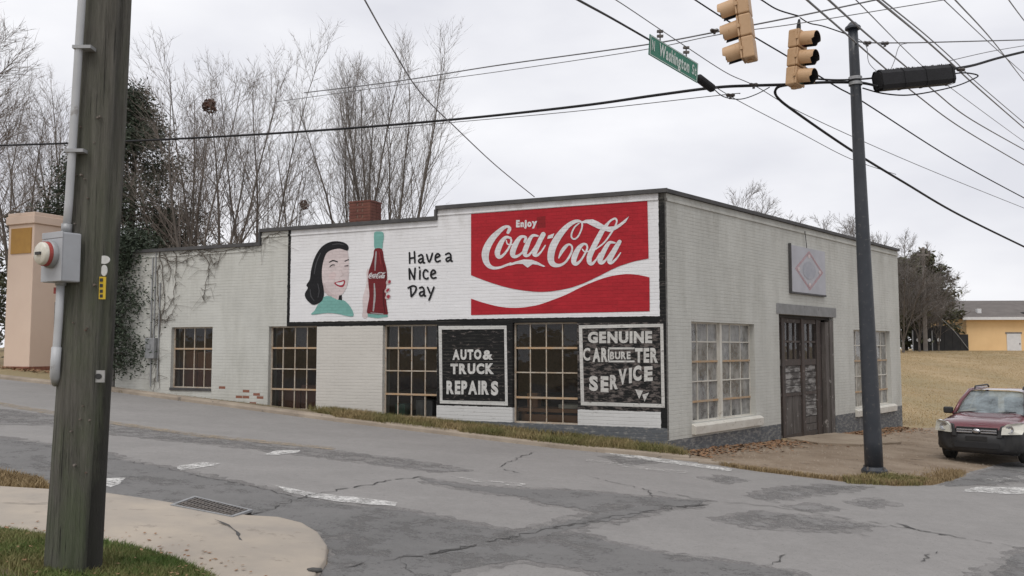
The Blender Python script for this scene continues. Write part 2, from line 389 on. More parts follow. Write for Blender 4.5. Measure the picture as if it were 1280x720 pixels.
# verge between kerb and mural wall
vA = [Vector(p) for p in kerb_line]
wall_front = [tuple(CORNER.xy + L2 * u + Vector((-LY, LX)) * .02) for u in (0, 3, 6, 9, 12, 15.6)]
verge_pts = [tuple(p) for p in vA] + [(3.4, 17.9)] + wall_front
structure(sheet('verge_soil', verge_pts, .07, M_soil, amp=0))
def strip3d(name, line, prof, m, parent=None, outward=1):    # sweep a (offset, height) profile along a plan polyline
    mb = MB(); P = [Vector(p) for p in line]; rows = []
    for i, p in enumerate(P):
        d = (P[min(i+1, len(P)-1)] - P[max(i-1, 0)]).normalized(); nn = Vector((-d.y, d.x)) * outward
        rows.append([((p + nn * o).x, (p + nn * o).y, hgt(p.x, p.y) + z) for o, z in prof])
    for a, b in zip(rows[:-1], rows[1:]):
        for k in range(len(prof) - 1): mb.quad(a[k], b[k], b[k+1], a[k+1])
    return mb.build(name, m, parent, fix=True)
kl = jag([tuple(far_left)] + kerb_line, .45, .02, 9, closed=False)
structure(strip3d('kerb', kl, [(-.05, -.02), (-.035, .07), (0, .10), (.15, .115), (.18, .09), (.19, -.05)], M_kerb))
for k, (px, py, s) in enumerate([(838, 571, .30), (866, 577, .36), (893, 581, .30), (815, 568, .22)]):
    c = gp(px, py); mb = MB(); mb.box(-s, s, -.07, .07, -.03, .055)
    for i, v in enumerate(mb.v): mb.v[i] = (v[0] + random.uniform(-.03, .03), v[1] + random.uniform(-.02, .02), v[2] + random.uniform(-.01, .01))
    o = mb.build('broken_kerb_stone', M_kerb, None, loc=(c.x, c.y + .05, hgt(c.x, c.y)), rot=(0, 0, R(-26 + 4 * k)))
    bevel(o, .02); tag(o, ['pale broken kerb stone at the end of the mural wall kerb', 'largest broken kerb stone lying at the building corner', 'last broken kerb stone before the dirt lot', 'short broken kerb stone at the foot of the weeds'][k], 'kerb stone', 'broken kerb stones at the building corner')

# sidewalk island with ramp, and the lawn behind it
walk_out = [(-80, 606), (0, 613), (60, 616.5), (128, 620.5), (180, 628), (222, 635), (262, 642), (312, 650), (350, 652), (378, 659), (398, 671), (410, 688.5), (408, 706), (393, 730), (370, 762)]
lawn_px = [(-80, 646), (0, 655), (30, 657), (70, 662), (110, 666), (150, 672), (175, 677), (200, 684), (222, 691), (240, 699), (255, 706), (268, 713), (280, 722), (290, 735), (300, 762)]
WO = G2(walk_out); LP_ = [tuple(gp(*p, .19)[:2]) for p in lawn_px]
rows = []
for t, dz in ((0, -.01), (.012, .052), (.03, .064), (.14, .07), (.45, .09), (.8, .11), (1.06, .12)):
    rows.append([(a[0] + (b[0]-a[0]) * t, a[1] + (b[1]-a[1]) * t, dz) for a, b in zip(WO, LP_)])
mb = MB()
for ra, rb in zip(rows[:-1], rows[1:]):
    for i in range(len(WO) - 1):
        q = [ra[i], ra[i+1], rb[i+1], rb[i]]; mb.quad(*[(x, y, hgt(x, y) + z) for x, y, z in q])
walk = structure(mb.build('sidewalk', M_conc, None, smooth=True, fix=True))
ribbon_px('joint', [(268, 661), (285, 668), (296, 677), (301, 690), (298, 706), (290, 722)], .03, .095, M_crack, 70, walk, .004)
ribbon_px('joint', [(0, 640), (40, 641.5), (70, 640)], .016, .10, M_crack, 72, walk, .004)
for k, (px, py, s) in enumerate([(337, 718, .05), (393, 716, .045), (190, 630, .05), (205, 632, .04)]):
    c = gp(px, py, .05); bm = bmesh.new(); bmesh.ops.create_icosphere(bm, subdivisions=2, radius=s)
    for v in bm.verts: v.co = Vector((v.co.x * 1.5, v.co.y, v.co.z * .6)) * random.uniform(.8, 1.15)
    me = bpy.data.meshes.new('stone'); bm.to_mesh(me); bm.free(); me.materials.append(M_crack)
    o = link('stone', me, None, (c.x, c.y, hgt(c.x, c.y) + (.07 if k < 2 else .03)))
    tag(o, ['dark lump of asphalt on the ramp edge nearest the viewer', 'dark lump of asphalt at the right tip of the ramp', 'dark stone left of the drain grate', 'small dark stone touching the left end of the grate'][k], 'stone', 'loose stones on the ramp')
lawn_rows = [[(x, y, .10) for x, y in LP_]]
for k, (dx, dy, dz) in enumerate(((-.25, -.5, .20), (-.6, -1.2, .30), (-1.2, -2.4, .36), (-3, -6, .40), (-6, -12, .42))):
    lawn_rows.append([(x + dx, y + dy, dz) for x, y in LP_])
mb = MB()
for ra, rb in zip(lawn_rows[:-1], lawn_rows[1:]):
    for i in range(len(LP_) - 1): mb.quad(*[(x, y, hgt(x, y) + z) for x, y, z in (ra[i], ra[i+1], rb[i+1], rb[i])])
lawn = structure(mb.build('lawn', M_soil, None, smooth=True, fix=True))

# blades of grass: each blade two bent segments
def blades(name, pts, hmin, hmax, wd, m, lean=.5, seed=1):
    g = np.random.default_rng(seed); P = np.asarray(pts, dtype=float); n = len(P)
    th = g.uniform(0, 2*np.pi, n); h = g.uniform(hmin, hmax, n); ln = g.uniform(.1, lean, n) * h; la = g.uniform(0, 2*np.pi, n)
    dx = np.cos(th) * wd / 2; dy = np.sin(th) * wd / 2; lx = np.cos(la) * ln; ly = np.sin(la) * ln
    z0 = np.zeros(n); V = np.empty((n, 5, 3))
    V[:, 0] = P + np.c_[-dx, -dy, z0 - .01]; V[:, 1] = P + np.c_[dx, dy, z0 - .01]
    V[:, 2] = P + np.c_[dx*.8 + lx*.35, dy*.8 + ly*.35, h*.6]; V[:, 3] = P + np.c_[-dx*.8 + lx*.35, -dy*.8 + ly*.35, h*.6]
    V[:, 4] = P + np.c_[lx, ly, h]
    b = np.arange(n)[:, None] * 5
    F = np.concatenate([b + np.array([[0, 1, 2]]), b + np.array([[0, 2, 3]]), b + np.array([[3, 2, 4]])])
    return arr_mesh(name, V.reshape(-1, 3), F, m)
def in_poly(x, y, P):
    c = False; j = len(P) - 1
    for i in range(len(P)):
        if (P[i][1] > y) != (P[j][1] > y) and x < (P[j][0]-P[i][0]) * (y-P[i][1]) / (P[j][1]-P[i][1]) + P[i][0]: c = not c
        j = i
    return c
def scatter(P, n, seed, z=lambda x, y: hgt(x, y) + .01, dens=None):
    rr = random.Random(seed); x0 = min(p[0] for p in P); x1 = max(p[0] for p in P); y0 = min(p[1] for p in P); y1 = max(p[1] for p in P); out = []
    k = 0
    while len(out) < n and k < n * 30:
        k += 1; x = rr.uniform(x0, x1); y = rr.uniform(y0, y1)
        if in_poly(x, y, P) and (dens is None or rr.random() < dens(x, y)): out.append((x, y, z(x, y)))
    return out
# lawn blades on the lawn strips
pts = []; rr = random.Random(11)
for s_i, cnt in ((0, 22000), (1, 22000), (2, 12000)):
    ra, rb = lawn_rows[s_i], lawn_rows[s_i+1]
    for _ in range(cnt):
        i = rr.randrange(len(LP_) - 1); a = rr.random(); t = rr.random() - (.02 if s_i == 0 else 0)
        p = [(ra[i][k] * (1-a) + ra[i+1][k] * a) * (1-t) + (rb[i][k] * (1-a) + rb[i+1][k] * a) * t for k in range(3)]
        pts.append((p[0], p[1], hgt(p[0], p[1]) + p[2]))
o = stuff(blades('lawn_grass', pts, .03, .085, .007, M_lawn, .9, 12)); tag(o, 'short green lawn grass around the foot of the wooden utility pole', 'grass')
def clump(x, y): return .15 + .85 * (math.sin(x * 1.7 + y * 2.3) * math.sin(x * .9 - y * 1.4 + 1) > -.25)
vp = [tuple(p) for p in vA[2:]] + [(3.2, 17.25)] + wall_front[:4]
o = stuff(blades('verge_grass', scatter([(x, y - .0) for x, y in vp], 30000, 13, z=lambda x, y: hgt(x, y) + .07, dens=clump), .04, .19, .013, M_verge, .9, 14)); tag(o, 'yellow green weeds between the kerb and the mural wall', 'grass')
near_kerb = [(p.x - LY * -.06, p.y + .16) for p in vA]
fr = []
rr = random.Random(19)
for _ in range(2600):      # thin weeds at the foot of the wall uphill
    u = rr.uniform(5, 15); d = rr.gauss(.1, .12); p = CORNER.xy + L2 * u + Vector((-LY, LX)) * (abs(d) + .02); fr.append((p.x, p.y, hgt(p.x, p.y) + .01))
o = stuff(blades('wall_foot_weeds', fr, .02, .10, .012, M_verge, .9, 18)); tag(o, 'sparse weeds along the uphill foot of the mural wall', 'grass')
edge = []
LL = jag(lot_line, .3, .05, 21, closed=False)
for _ in range(5200):
    i = rr.randrange(len(LL) - 1); a = rr.random(); x = LL[i][0] * (1-a) + LL[i+1][0] * a; y = LL[i][1] * (1-a) + LL[i+1][1] * a
    o_ = abs(rr.gauss(0, .28)); edge.append((x - .5 * o_ + rr.gauss(0, .02), y + .85 * o_, hgt(x, y) + .01))
o = stuff(blades('lot_edge_grass', edge, .02, .10, .013, M_dry, .95, 22)); tag(o, 'dry straw coloured grass along the edge of the dirt lot', 'grass')
gpatch = G2([(1050, 600), (1085, 596), (1120, 596), (1165, 603), (1150, 608), (1100, 607), (1060, 605)])
o = stuff(blades('pole_foot_grass', scatter(gpatch, 2600, 23), .03, .11, .013, M_verge, .9, 24)); tag(o, 'patch of green grass beside the foot of the dark steel pole', 'grass')
dl = G2([(-70, 583), (0, 591), (50, 600), (66, 612), (0, 611), (-70, 603)])
o = stuff(blades('kerb_dry_grass', scatter(dl, 3500, 25), .02, .09, .012, M_dry, 1, 26)); tag(o, 'brown dry grass between road and sidewalk at far left', 'grass')
fpts = scatter([(12.9, 28.6), (20, 28), (44, 74), (30, 74)], 60000, 27, z=lambda x, y: hgt(x, y) - .02, dens=lambda x, y: .35 + .65 * (math.sin(x * 1.3 + 2 * math.sin(y * .7)) * math.sin(y * 1.1 + x * .4) > -.2))
o = stuff(blades('field_grass', fpts, .03, .085, .022, M_fieldg, .95, 28)); tag(o, 'tan winter grass covering the field beyond the lot', 'grass')
# leaf litter at the foot of the side wall
lp = []; g = random.Random(31); mb = MB()
for _ in range(2600):
    u = g.uniform(.1, 14); d = abs(g.gauss(.0, .42)) + .05
    if 5.2 < u < 8.9: d += .25
    p = CORNER.xy + R2 * u + Vector((RY, -RX)) * d; z = hgt(p.x, p.y) + .008 + g.random() * .03; s = g.uniform(.025, .06); a = g.random() * 6.28
    e1 = Vector((math.cos(a), math.sin(a), g.uniform(-.4, .4))) * s; e2 = Vector((-math.sin(a), math.cos(a), g.uniform(-.4, .4))) * s * .6; c = Vector((p.x, p.y, z))
    mb.quad(c - e1, c - e2, c + e1, c + e2)
for _ in range(900):
    i = g.randrange(len(kerb_line) - 1); a = g.random(); x = kerb_line[i][0]*(1-a)+kerb_line[i+1][0]*a + g.gauss(0, .05); y = kerb_line[i][1]*(1-a)+kerb_line[i+1][1]*a + .25 + abs(g.gauss(0, .25))
    s = g.uniform(.02, .05); t = g.random() * 6.28; c = Vector((x, y, hgt(x, y) + .02 + g.random() * .05)); e1 = Vector((math.cos(t), math.sin(t), .2)) * s; e2 = Vector((-math.sin(t), math.cos(t), -.1)) * s * .6
    mb.quad(c - e1, c - e2, c + e1, c + e2)
o = stuff(mb.build('leaf_litter', M_leaf)); tag(o, 'reddish brown fallen leaves along the foot of the walls', 'leaves')
# concrete apron in front of the door
ap = [tuple(CORNER.xy + R2 * u + Vector((RY, -RX)) * d) for u, d in ((5.5, .03), (8.6, .03), (9.0, 1.3), (8.2, 1.9), (6.2, 1.6), (5.3, .9))]
mb = MB(); aj = jag(ap, .2, .03, 33); mb.prism([(x, y, hgt(x, y) + .05) for x, y in aj], (0, 0, -.12)); structure(mb.build('door_apron', M_apron, fix=True))

# ------------------------------------------------------------------ the painted brick building
BASE = (.555, .553, .512); WHITE = (.74, .735, .74); BLACK = (.014, .014, .014); PLINTH = (.115, .122, .130); BEIGE = (.57, .545, .50)
COURSE, BL, JOINT = .075, .225, .011
def wall_material(name, ax, rects, rough=.72):
    """paint colours in wall coordinates (along, up); rects painted in order with slightly hand-cut edges"""
    m, t, b = nodes_of(name); b.inputs['Roughness'].default_value = rough; b.inputs['Specular IOR Level'].default_value = .18; P = POS(t)
    d = N(t, 'ShaderNodeVectorMath', operation='DOT_PRODUCT'); t.links.new(P, d.inputs[0]); d.inputs[1].default_value = (ax[0], ax[1], 0)
    X = MATH(t, 'SUBTRACT', d.outputs['Value'], ax[0] * CX + ax[1] * CY)
    sp = N(t, 'ShaderNodeSeparateXYZ'); t.links.new(P, sp.inputs[0]); Z = sp.outputs[2]
    cb = N(t, 'ShaderNodeCombineXYZ'); t.links.new(X, cb.inputs[0]); t.links.new(Z, cb.inputs[1]); UV = cb.outputs[0]
    j = MATH(t, 'MULTIPLY', MATH(t, 'SUBTRACT', NOISE(t, UV, 9, 3, .6), .5), .035)
    XX = MATH(t, 'ADD', X, j); ZZ = MATH(t, 'SUBTRACT', Z, j)
    def rect(x0, x1, z0, z1):
        a = MATH(t, 'MULTIPLY', MATH(t, 'GREATER_THAN', XX, x0), MATH(t, 'LESS_THAN', XX, x1))
        c = MATH(t, 'MULTIPLY', MATH(t, 'GREATER_THAN', ZZ, z0), MATH(t, 'LESS_THAN', ZZ, z1)); return MATH(t, 'MULTIPLY', a, c)
    c = MIX(t, RAMP(t, NOISE(t, UV, .8, 6, .65), [(.35, 0), (.7, 1)]), BASE, tuple(v * .86 for v in BASE))
    c = MIX(t, MATH(t, 'MULTIPLY', RAMP(t, NOISE(t, UV, 1.6, 5, .7, (1, .16, 1)), [(.46, 0), (.70, 1)]), .55), c, (.37, .365, .325))   # rain streaks
    worn = None
    for (x0, x1, z0, z1, colr, wear) in rects:
        r_ = rect(x0, x1, z0, z1)
        n = RAMP(t, NOISE(t, UV, 1.3, 6, .65), [(.35, 0), (.7, 1)])
        cc = MIX(t, MATH(t, 'MULTIPLY', n, .5), colr, tuple(v * .86 for v in colr))
        if wear:      # paint worn through on single bricks
            k = RAMP(t, NOISE(t, UV, 5.5, 5, .75, (1, 2.6, 1)), [(.62 - wear * .12, 0), (.70 - wear * .10, 1)])
            cc = MIX(t, MATH(t, 'MULTIPLY', k, .65), cc, (.20, .17, .155) if sum(colr) < .2 else (.30, .29, .27))
        c = MIX(t, r_, c, cc)
    # each brick takes the paint a little differently; soot in the joints
    br = N(t, 'ShaderNodeTexBrick', Scale=1.0); br.offset = .5; br.inputs['Brick Width'].default_value = BL; br.inputs['Row Height'].default_value = COURSE
    br.inputs['Mortar Size'].default_value = .006; br.inputs['Mortar Smooth'].default_value = .4; br.inputs['Color1'].default_value = (1, 1, 1, 1); br.inputs['Color2'].default_value = (.90, .90, .90, 1); br.inputs['Mortar'].default_value = (.80, .80, .79, 1)
    t.links.new(UV, br.inputs['Vector']); c = MIX(t, .30, c, br.outputs['Color'], 'MULTIPLY')
    dk = RAMP(t, NOISE(t, UV, 7, 7, .75), [(.64, 0), (.70, 1)]); c = MIX(t, MATH(t, 'MULTIPLY', dk, .5), c, (.17, .15, .13))
    ln = MATH(t, 'MULTIPLY', RAMP(t, NOISE(t, UV, 1.1, 6, .7, (.5, 1.2, 1)), [(.46, 0), (.64, 1)]), RAMP(t, MATH(t, 'MULTIPLY', MATH(t, 'ABSOLUTE', MATH(t, 'SUBTRACT', MATH(t, 'FRACT', MATH(t, 'MULTIPLY', Z, 1 / COURSE)), .5)), 2), [(.70, 0), (.90, 1)]))
    c = MIX(t, MATH(t, 'MULTIPLY', ln, .28), c, (.25, .235, .20))       # soot caught in some bed joints
    chip = RAMP(t, NOISE(t, UV, 13, 5, .8, (1, 1.7, 1)), [(.665, 0), (.69, 1)]); c = MIX(t, MATH(t, 'MULTIPLY', chip, .7), c, (.22, .12, .085))
    # grime hanging from the coping and splashed up from the ground
    gr = RAMP(t, MATH(t, 'ADD', Z, MATH(t, 'MULTIPLY', NOISE(t, UV, 2.2, 5, .7, (1.5, .35, 1)), 1.6)), [(0, 0), (1, 0)])
    top = MATH(t, 'MULTIPLY', RAMP(t, NOISE(t, UV, 2.6, 6, .75, (1, .5, 1)), [(.45, 0), (.68, 1)]), MATH(t, 'MULTIPLY', MATH(t, 'SUBTRACT', Z, 3.9), .5, True))
    c = MIX(t, top, c, (.27, .25, .215))
    t.links.new(c, b.inputs['Base Color'])
    BUMP(t, b, MATH(t, 'ADD', MATH(t, 'MULTIPLY', br.outputs['Fac'], -1), MATH(t, 'MULTIPLY', NOISE(t, UV, 55, 4, .7), .5)), .0022, .4)
    return m
B_ = lambda u: -u
rectsL = [(-9.47, .2, 2.28, 6, WHITE, 0), (-8.64, -6.75, -1, 2.3, BEIGE, .0),
          (-5.30, .2, .30, 2.3, BLACK, .45), (-2.0, .2, .30, 2.3, BLACK, 1.15), (-5.30, -.1, .04, .36, (.60, .595, .58), .2), (-5.35, .2, -3, .04, PLINTH, .8),
          (-9.56, -9.47, 2.17, 6, BLACK, .0), (-9.56, .2, 2.17, 2.29, BLACK, .0), (-.13, .2, .04, 6, BLACK, .25)]
M_wallL = wall_material('mural_wall_paint', (-LX, -LY), rectsL)
rectsR = [(-.2, .06, -.2, 6, (.16, .155, .145), .8), (-.2, 30, -3, -.21, PLINTH, 1.2)]
M_wallR = wall_material('side_wall_paint', (RX, RY), rectsR)
M_redbrick = mat('bare_red_brick', (.19, .075, .05), (.28, .12, .075), .85, 9, 5, .004, 50)
M_chimb = mat('sooty_red_brick', (.125, .045, .034), (.18, .07, .05), .9, 5, 5, .004, 40, world=True)
M_coping = mat('tar_coping', (.045, .044, .045), (.075, .072, .07), .7, 3, 5, .006, 14)
M_mortar = mat('chimney_mortar', (.20, .12, .09), (.14, .09, .07), .9, 8)
M_steel = mat('sash_paint', (.47, .42, .35), (.36, .28, .20), .6, 6, 5, .002, 40, spots=(.26, .13, .06), spot_scale=14)
M_rust = mat('rusty_sash', (.43, .27, .14), (.36, .30, .23), .7, 7, 5, .002, 40)
M_cream = mat('cream_sill', (.62, .60, .54), (.52, .49, .43), .7, 3, 5, .003, 30, spots=(.36, .32, .26), spot_scale=8)
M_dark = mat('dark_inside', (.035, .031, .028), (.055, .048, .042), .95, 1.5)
M_brown = mat('reddish_board', (.24, .095, .062), (.18, .075, .052), .8, 2, 4, stretch=(1, 1, .2))
M_wood = mat('bench_wood', (.40, .20, .10), (.30, .15, .08), .8, 3, 5, stretch=(.3, 2, 2))
M_card = mat('pale_carton', (.62, .58, .50), (.5, .46, .4), .85, 3)
M_greenj = mat('green_can', (.05, .20, .13), (.02, .06, .04), .5, 4)
def glass(name, dust_sheen, dust_sheen_col, tint=(.75, .78, .76), rough=.03, scale=3):
    m = bpy.data.materials.new(name); m.use_nodes = True; t = m.node_tree; t.nodes.clear()
    out = N(t, 'ShaderNodeOutputMaterial'); tr = N(t, 'ShaderNodeBsdfTransparent'); tr.inputs[0].default_value = tint + (1,)
    gl = N(t, 'ShaderNodeBsdfGlossy', Roughness=rough); gl.inputs[0].default_value = (1, 1, 1, 1)
    fr = N(t, 'ShaderNodeFresnel', IOR=1.5); mx1 = N(t, 'ShaderNodeMixShader'); df = N(t, 'ShaderNodeBsdfDiffuse'); df.inputs[0].default_value = dust_sheen_col + (1,)
    mx2 = N(t, 'ShaderNodeMixShader'); P = POS(t)
    dn = RAMP(t, NOISE(t, P, scale, 5, .65), [(.3, dust_sheen * .35), (.7, min(1, dust_sheen * 1.5))])
    bp = N(t, 'ShaderNodeBump', Strength=.12, Distance=.02); t.links.new(NOISE(t, P, 4, 2, .5), bp.inputs['Height']); t.links.new(bp.outputs[0], gl.inputs['Normal'])
    t.links.new(fr.outputs[0], mx1.inputs[0]); t.links.new(tr.outputs[0], mx1.inputs[1]); t.links.new(gl.outputs[0], mx1.inputs[2])
    t.links.new(dn, mx2.inputs[0]); t.links.new(mx1.outputs[0], mx2.inputs[1]); t.links.new(df.outputs[0], mx2.inputs[2]); t.links.new(mx2.outputs[0], out.inputs[0]); return m
M_glassD = glass('old_window_glass', .045, (.22, .21, .19), scale=1.2)
M_glassR = glass('dusty_window_glass', .48, (.50, .49, .46), scale=3.2)

bld = empty('brick_garage', (CX, CY, 0))
tag(bld, 'long painted brick garage with red and white soft drink mural at the street corner', 'building')

WT = .32
def wall_slab(x0, x1, z0, tops, holes, m, parent_rot, name):
    """slab with rectangular openings; tops: list of (xa, xb, ztop)"""
    mb = MB(); cuts = sorted(set([x0, x1] + [h[0] for h in holes] + [h[1] for h in holes] + [a for t_ in tops for a in t_[:2]]))
    for a, b in zip(cuts[:-1], cuts[1:]):
        mid = (a + b) / 2; zt = [t_[2] for t_ in tops if t_[0] <= mid <= t_[1]][0]
        segs = [(z0, zt)]
        for h in holes:
            if h[0] < mid < h[1]:
                segs = [s for q in segs for s in ((q[0], h[2]), (h[3], q[1])) if s[1] - s[0] > .001]
        for s in segs: mb.box(a, b, 0, WT, s[0], s[1])
    return mb.build(name, m, bld, rot=(0, 0, parent_rot))
# openings: local x, z
def holeL(u0, u1, z0, z1): return (-u1, -u0, z0, z1)
HL = [holeL(11.95, 13.37, .60, 2.20), holeL(8.64, 10.11, .13, 2.19), holeL(5.30, 6.75, .05, 2.19), holeL(1.91, 3.41, .03, 2.20)]
HR = [(1.0, 3.93, .08, 2.21), (5.28, 8.80, -1.4, 2.50), (10.29, 13.44, -.10, 2.18)]
TOPL = [(-5.30, 0, 4.82), (-10.40, -5.30, 4.58), (-15.4, -10.40, 4.24)]
TOPR = [(0, 14.4, 4.82)]
wallL = wall_slab(-15.4, 0, -1.5, TOPL, HL, M_wallL, ROT_L, 'mural_wall')
wallR = wall_slab(0, 14.4, -2.2, TOPR, HR, M_wallR, ROT_R, 'side_wall')
# --- bricks, each proud of its joint
fullbrick = MB()
def brick_box(mb, x0, x1, z0, z1, y1=-.0022):
    b_ = .0025
    i = len(mb.v); mb.v += [(x0, .001, z0), (x1, .001, z0), (x1, .001, z1), (x0, .001, z1), (x0+b_, y1, z0+b_), (x1-b_, y1, z0+b_), (x1-b_, y1, z1-b_), (x0+b_, y1, z1-b_)]
    for q in ((4, 5, 6, 7), (0, 1, 5, 4), (1, 2, 6, 5), (2, 3, 7, 6), (3, 0, 4, 7)): mb.f.append(tuple(i + k for k in q)); mb.m.append(0)
hw = (BL - JOINT) / 2; hh = (COURSE - JOINT) / 2
brick_box(fullbrick, -hw, hw, -hh, hh)
_meL = None
def lay_bricks(wall, x0, x1, z0, tops, holes, m, single, rot):
    mb = MB(); one = bpy.data.meshes.new('brick'); one.from_pydata(fullbrick.v, [], fullbrick.f); one.materials.append(m)
    red = bpy.data.meshes.new('brick'); red.from_pydata(fullbrick.v, [], fullbrick.f); red.materials.append(M_redbrick)
    k0 = int(math.floor(z0 / COURSE)); g = random.Random(5); nred = 0
    for k in range(k0, int(5 / COURSE) + 1):
        za = k * COURSE + JOINT / 2; zb = (k + 1) * COURSE - JOINT / 2; off = BL / 2 if k % 2 else 0
        i0 = int(math.floor((x0 - off) / BL)) - 1; i1 = int(math.ceil((x1 - off) / BL)) + 1
        for i in range(i0, i1):
            a = i * BL + off + JOINT / 2; b = (i + 1) * BL + off - JOINT / 2
            iv = [(max(a, x0), min(b, x1))]
            for h in holes:
                if zb > h[2] and za < h[3]:
                    iv = [q for v in iv for q in ((v[0], min(v[1], h[0])), (max(v[0], h[1]), v[1])) if q[1] - q[0] > .02]
            for (p, q) in iv:
                if q - p < .02: continue
                mid = (p + q) / 2; zt = [t_[2] for t_ in tops if t_[0] - 1e-6 <= mid <= t_[1] + 1e-6]
                if not zt or zb > zt[0]: continue
                full = abs((q - p) - (b - a)) < 1e-6
                s = single(mid, (za + zb) / 2) if full else 0
                if s: link('brick', red if s == 2 else one, wall, (mid, g.uniform(-.001, .0005), (za + zb) / 2))
                else: brick_box(mb, p, q, za, zb, -.0022 + g.uniform(-.0010, .0006))
    return stuff(mb.build('brickwork', m, wall))
redset = [lwall(*p) for p in [(281, 483), (303.5, 487.5), (294.5, 495.5), (304, 496), (321, 493), (325, 497.5), (320, 503), (312, 503)]]
cnt = [0, 0]
def singleL(x, z):
    for (a, b) in redset:
        if abs(a - x) < BL * .5 and abs(b - z) < COURSE * .5: return 2
    if x > -.95 and 2.3 < z and cnt[0] < 95: cnt[0] += 1; return 1
    return 0
def singleR(x, z):
    if .05 < x < 1.0 and z < 2.4 and cnt[1] < 110: cnt[1] += 1; return 1
    return 0
lay_bricks(wallL, -15.4, -.002, -.9, TOPL, HL, M_wallL, singleL, ROT_L)
lay_bricks(wallR, .002, 14.4, -1.4, TOPR, HR, M_wallR, singleR, ROT_R)
# --- coping with its stepped ends, and the corbel course below it
mb = MB()
for (a, b, z) in TOPL:
    mb.box(a - (.03 if a > -15 else 0), b + (.07 if b == 0 else 0), -.07, WT + .05, z, z + .085)
mb.box(-5.36, -5.30, -.065, WT + .04, 4.58 + .085, 4.82); mb.box(-10.46, -10.40, -.065, WT + .04, 4.24 + .085, 4.58)
mb.build('coping', M_coping, bld, rot=(0, 0, ROT_L))
mb = MB(); mb.box(-.02, 14.45, -.07, WT + .05, 4.823, 4.902); mb.build('coping', M_coping, bld, rot=(0, 0, ROT_R))
mb = MB()
for (a, b, z) in TOPL: mb.box(a, b - (.02 if b == 0 else 0), -.022, -.0005, z - .14, z - .10)
mb.build('corbel_course', M_wallL, bld, rot=(0, 0, ROT_L))
mb = MB(); mb.box(.02, 14.4, -.03, -.0005, 4.66, 4.72); mb.build('corbel_course', M_wallR, bld, rot=(0, 0, ROT_R))
# --- roof, floor and the hidden walls
U, W_ = L2 * 15.4, R2 * 14.4
c0, c1, c2, c3 = Vector((0, 0)), U, U + W_, W_
def flat(name, z, th, m, ins=.1):
    ce = (c0 + c1 + c2 + c3) / 4; P = [p + (ce - p).normalized() * ins for p in (c0, c3, c2, c1)]
    mb = MB(); mb.prism([(p.x, p.y, z) for p in P], (0, 0, -th)); return mb.build(name, m, bld, fix=True)
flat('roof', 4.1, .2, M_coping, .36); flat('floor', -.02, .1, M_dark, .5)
mb = MB()
for a, b in ((c1, c2), (c2, c3)):
    d = (b - a).normalized(); n = Vector((-d.y, d.x)); n = n if n.dot((c0 + c2) / 2 - a) > 0 else -n
    q = [a + d * .35 + n * .02, b - d * .35 + n * .02, b - d * .35 + n * .27, a + d * .35 + n * .27]; mb.prism([(p.x, p.y, -1.5) for p in q], (0, 0, 5.6))
mb.build('rear_wall', M_redbrick, bld, fix=True)
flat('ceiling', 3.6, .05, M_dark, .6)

# --- windows
def window(x0, x1, z0, z1, cols, zrows, rot, gm, barm, rustrows=(), inset=.10, frame=.035, broken=()):
    w_ = MB(); f = frame
    w_.box(x0, x1, inset, inset + .05, z0, z0 + f); w_.box(x0, x1, inset, inset + .05, z1 - f, z1)
    w_.box(x0, x0 + f, inset, inset + .05, z0 + f, z1 - f); w_.box(x1 - f, x1, inset, inset + .05, z0 + f, z1 - f)
    win = w_.build('window', barm, bld, rot=(0, 0, rot))
    xsn = [x0 + (x1 - x0) * k / cols for k in range(cols + 1)]; zsn = [z0] + list(zrows) + [z1]
    for k in range(1, cols):
        mb = MB(); mb.box(xsn[k] - .011, xsn[k] + .011, inset + .004, inset + .045, z0 + f, z1 - f); mb.build('muntin', barm, win)
    for k, z in enumerate(zrows):
        big = k in rustrows; mb = MB(); hb = .021 if big else .013
        mb.box(x0 + f, x1 - f, inset - (.012 if big else .0), inset + .049, z - hb, z + hb); mb.build('muntin', M_rust if big else barm, win)
    for i in range(cols):
        for j in range(len(zsn) - 1):
            if (i, j) in broken: continue
            a, b, c, d = xsn[i] + .006, xsn[i+1] - .006, zsn[j] + .006, zsn[j+1] - .006
            t1, t2 = random.uniform(-.009, .009), random.uniform(-.009, .009); y = inset + .024
            mb = MB(); mb.quad((a, y - t1, c), (b, y + t1, c), (b, y + t1 + t2, d), (a, y - t1 + t2, d)); mb.build('pane', gm, win)
    return win
window(*HL[0], 4, (1.10, 1.63), ROT_L, M_glassD, M_steel, (1,))
window(*HL[1], 4, (.63, 1.13, 1.65), ROT_L, M_glassD, M_steel, (0, 2))
window(*HL[2], 4, (.58, 1.12, 1.65), ROT_L, M_glassD, M_steel, (0, 2), broken=((3, 0),))
window(*HL[3], 4, (.58, 1.12, 1.65), ROT_L, M_glassD, M_steel, (0, 2))
rr = random.Random(3)
for (x0, x1, z0, z1) in (HR[0], HR[2]):
    h = z1 - z0; zr = [z0 + h * k for k in (.20, .40, .60, .80)]; xm = (x0 + x1) / 2 - .05
    window(x0 + .0, xm - .05, z0, z1, 3, zr, ROT_R, M_glassR, M_cream, (0, 2), inset=.12)
    window(xm + .05, x1 - .0, z0, z1, 3, zr, ROT_R, M_glassR, M_cream, (0, 2), inset=.12)
    mb = MB(); mb.box(xm - .048, xm + .048, .07, .2, z0, z1); o = mb.build('mullion', M_cream, bld, rot=(0, 0, ROT_R))
    mb = MB(); i = len(mb.v); xa, xb = x0 - .04, x1 + .22
    pr = [(-.09, z0 - .24), (.14, z0 - .24), (.14, z0 + .01), (.02, z0 - .005), (-.10, z0 - .06)]
    mb.prism([(xa, y, z) for y, z in pr], (xb - xa, 0, 0)); o = mb.build('sill', M_cream, bld, rot=(0, 0, ROT_R), fix=True); bevel(o, .012)
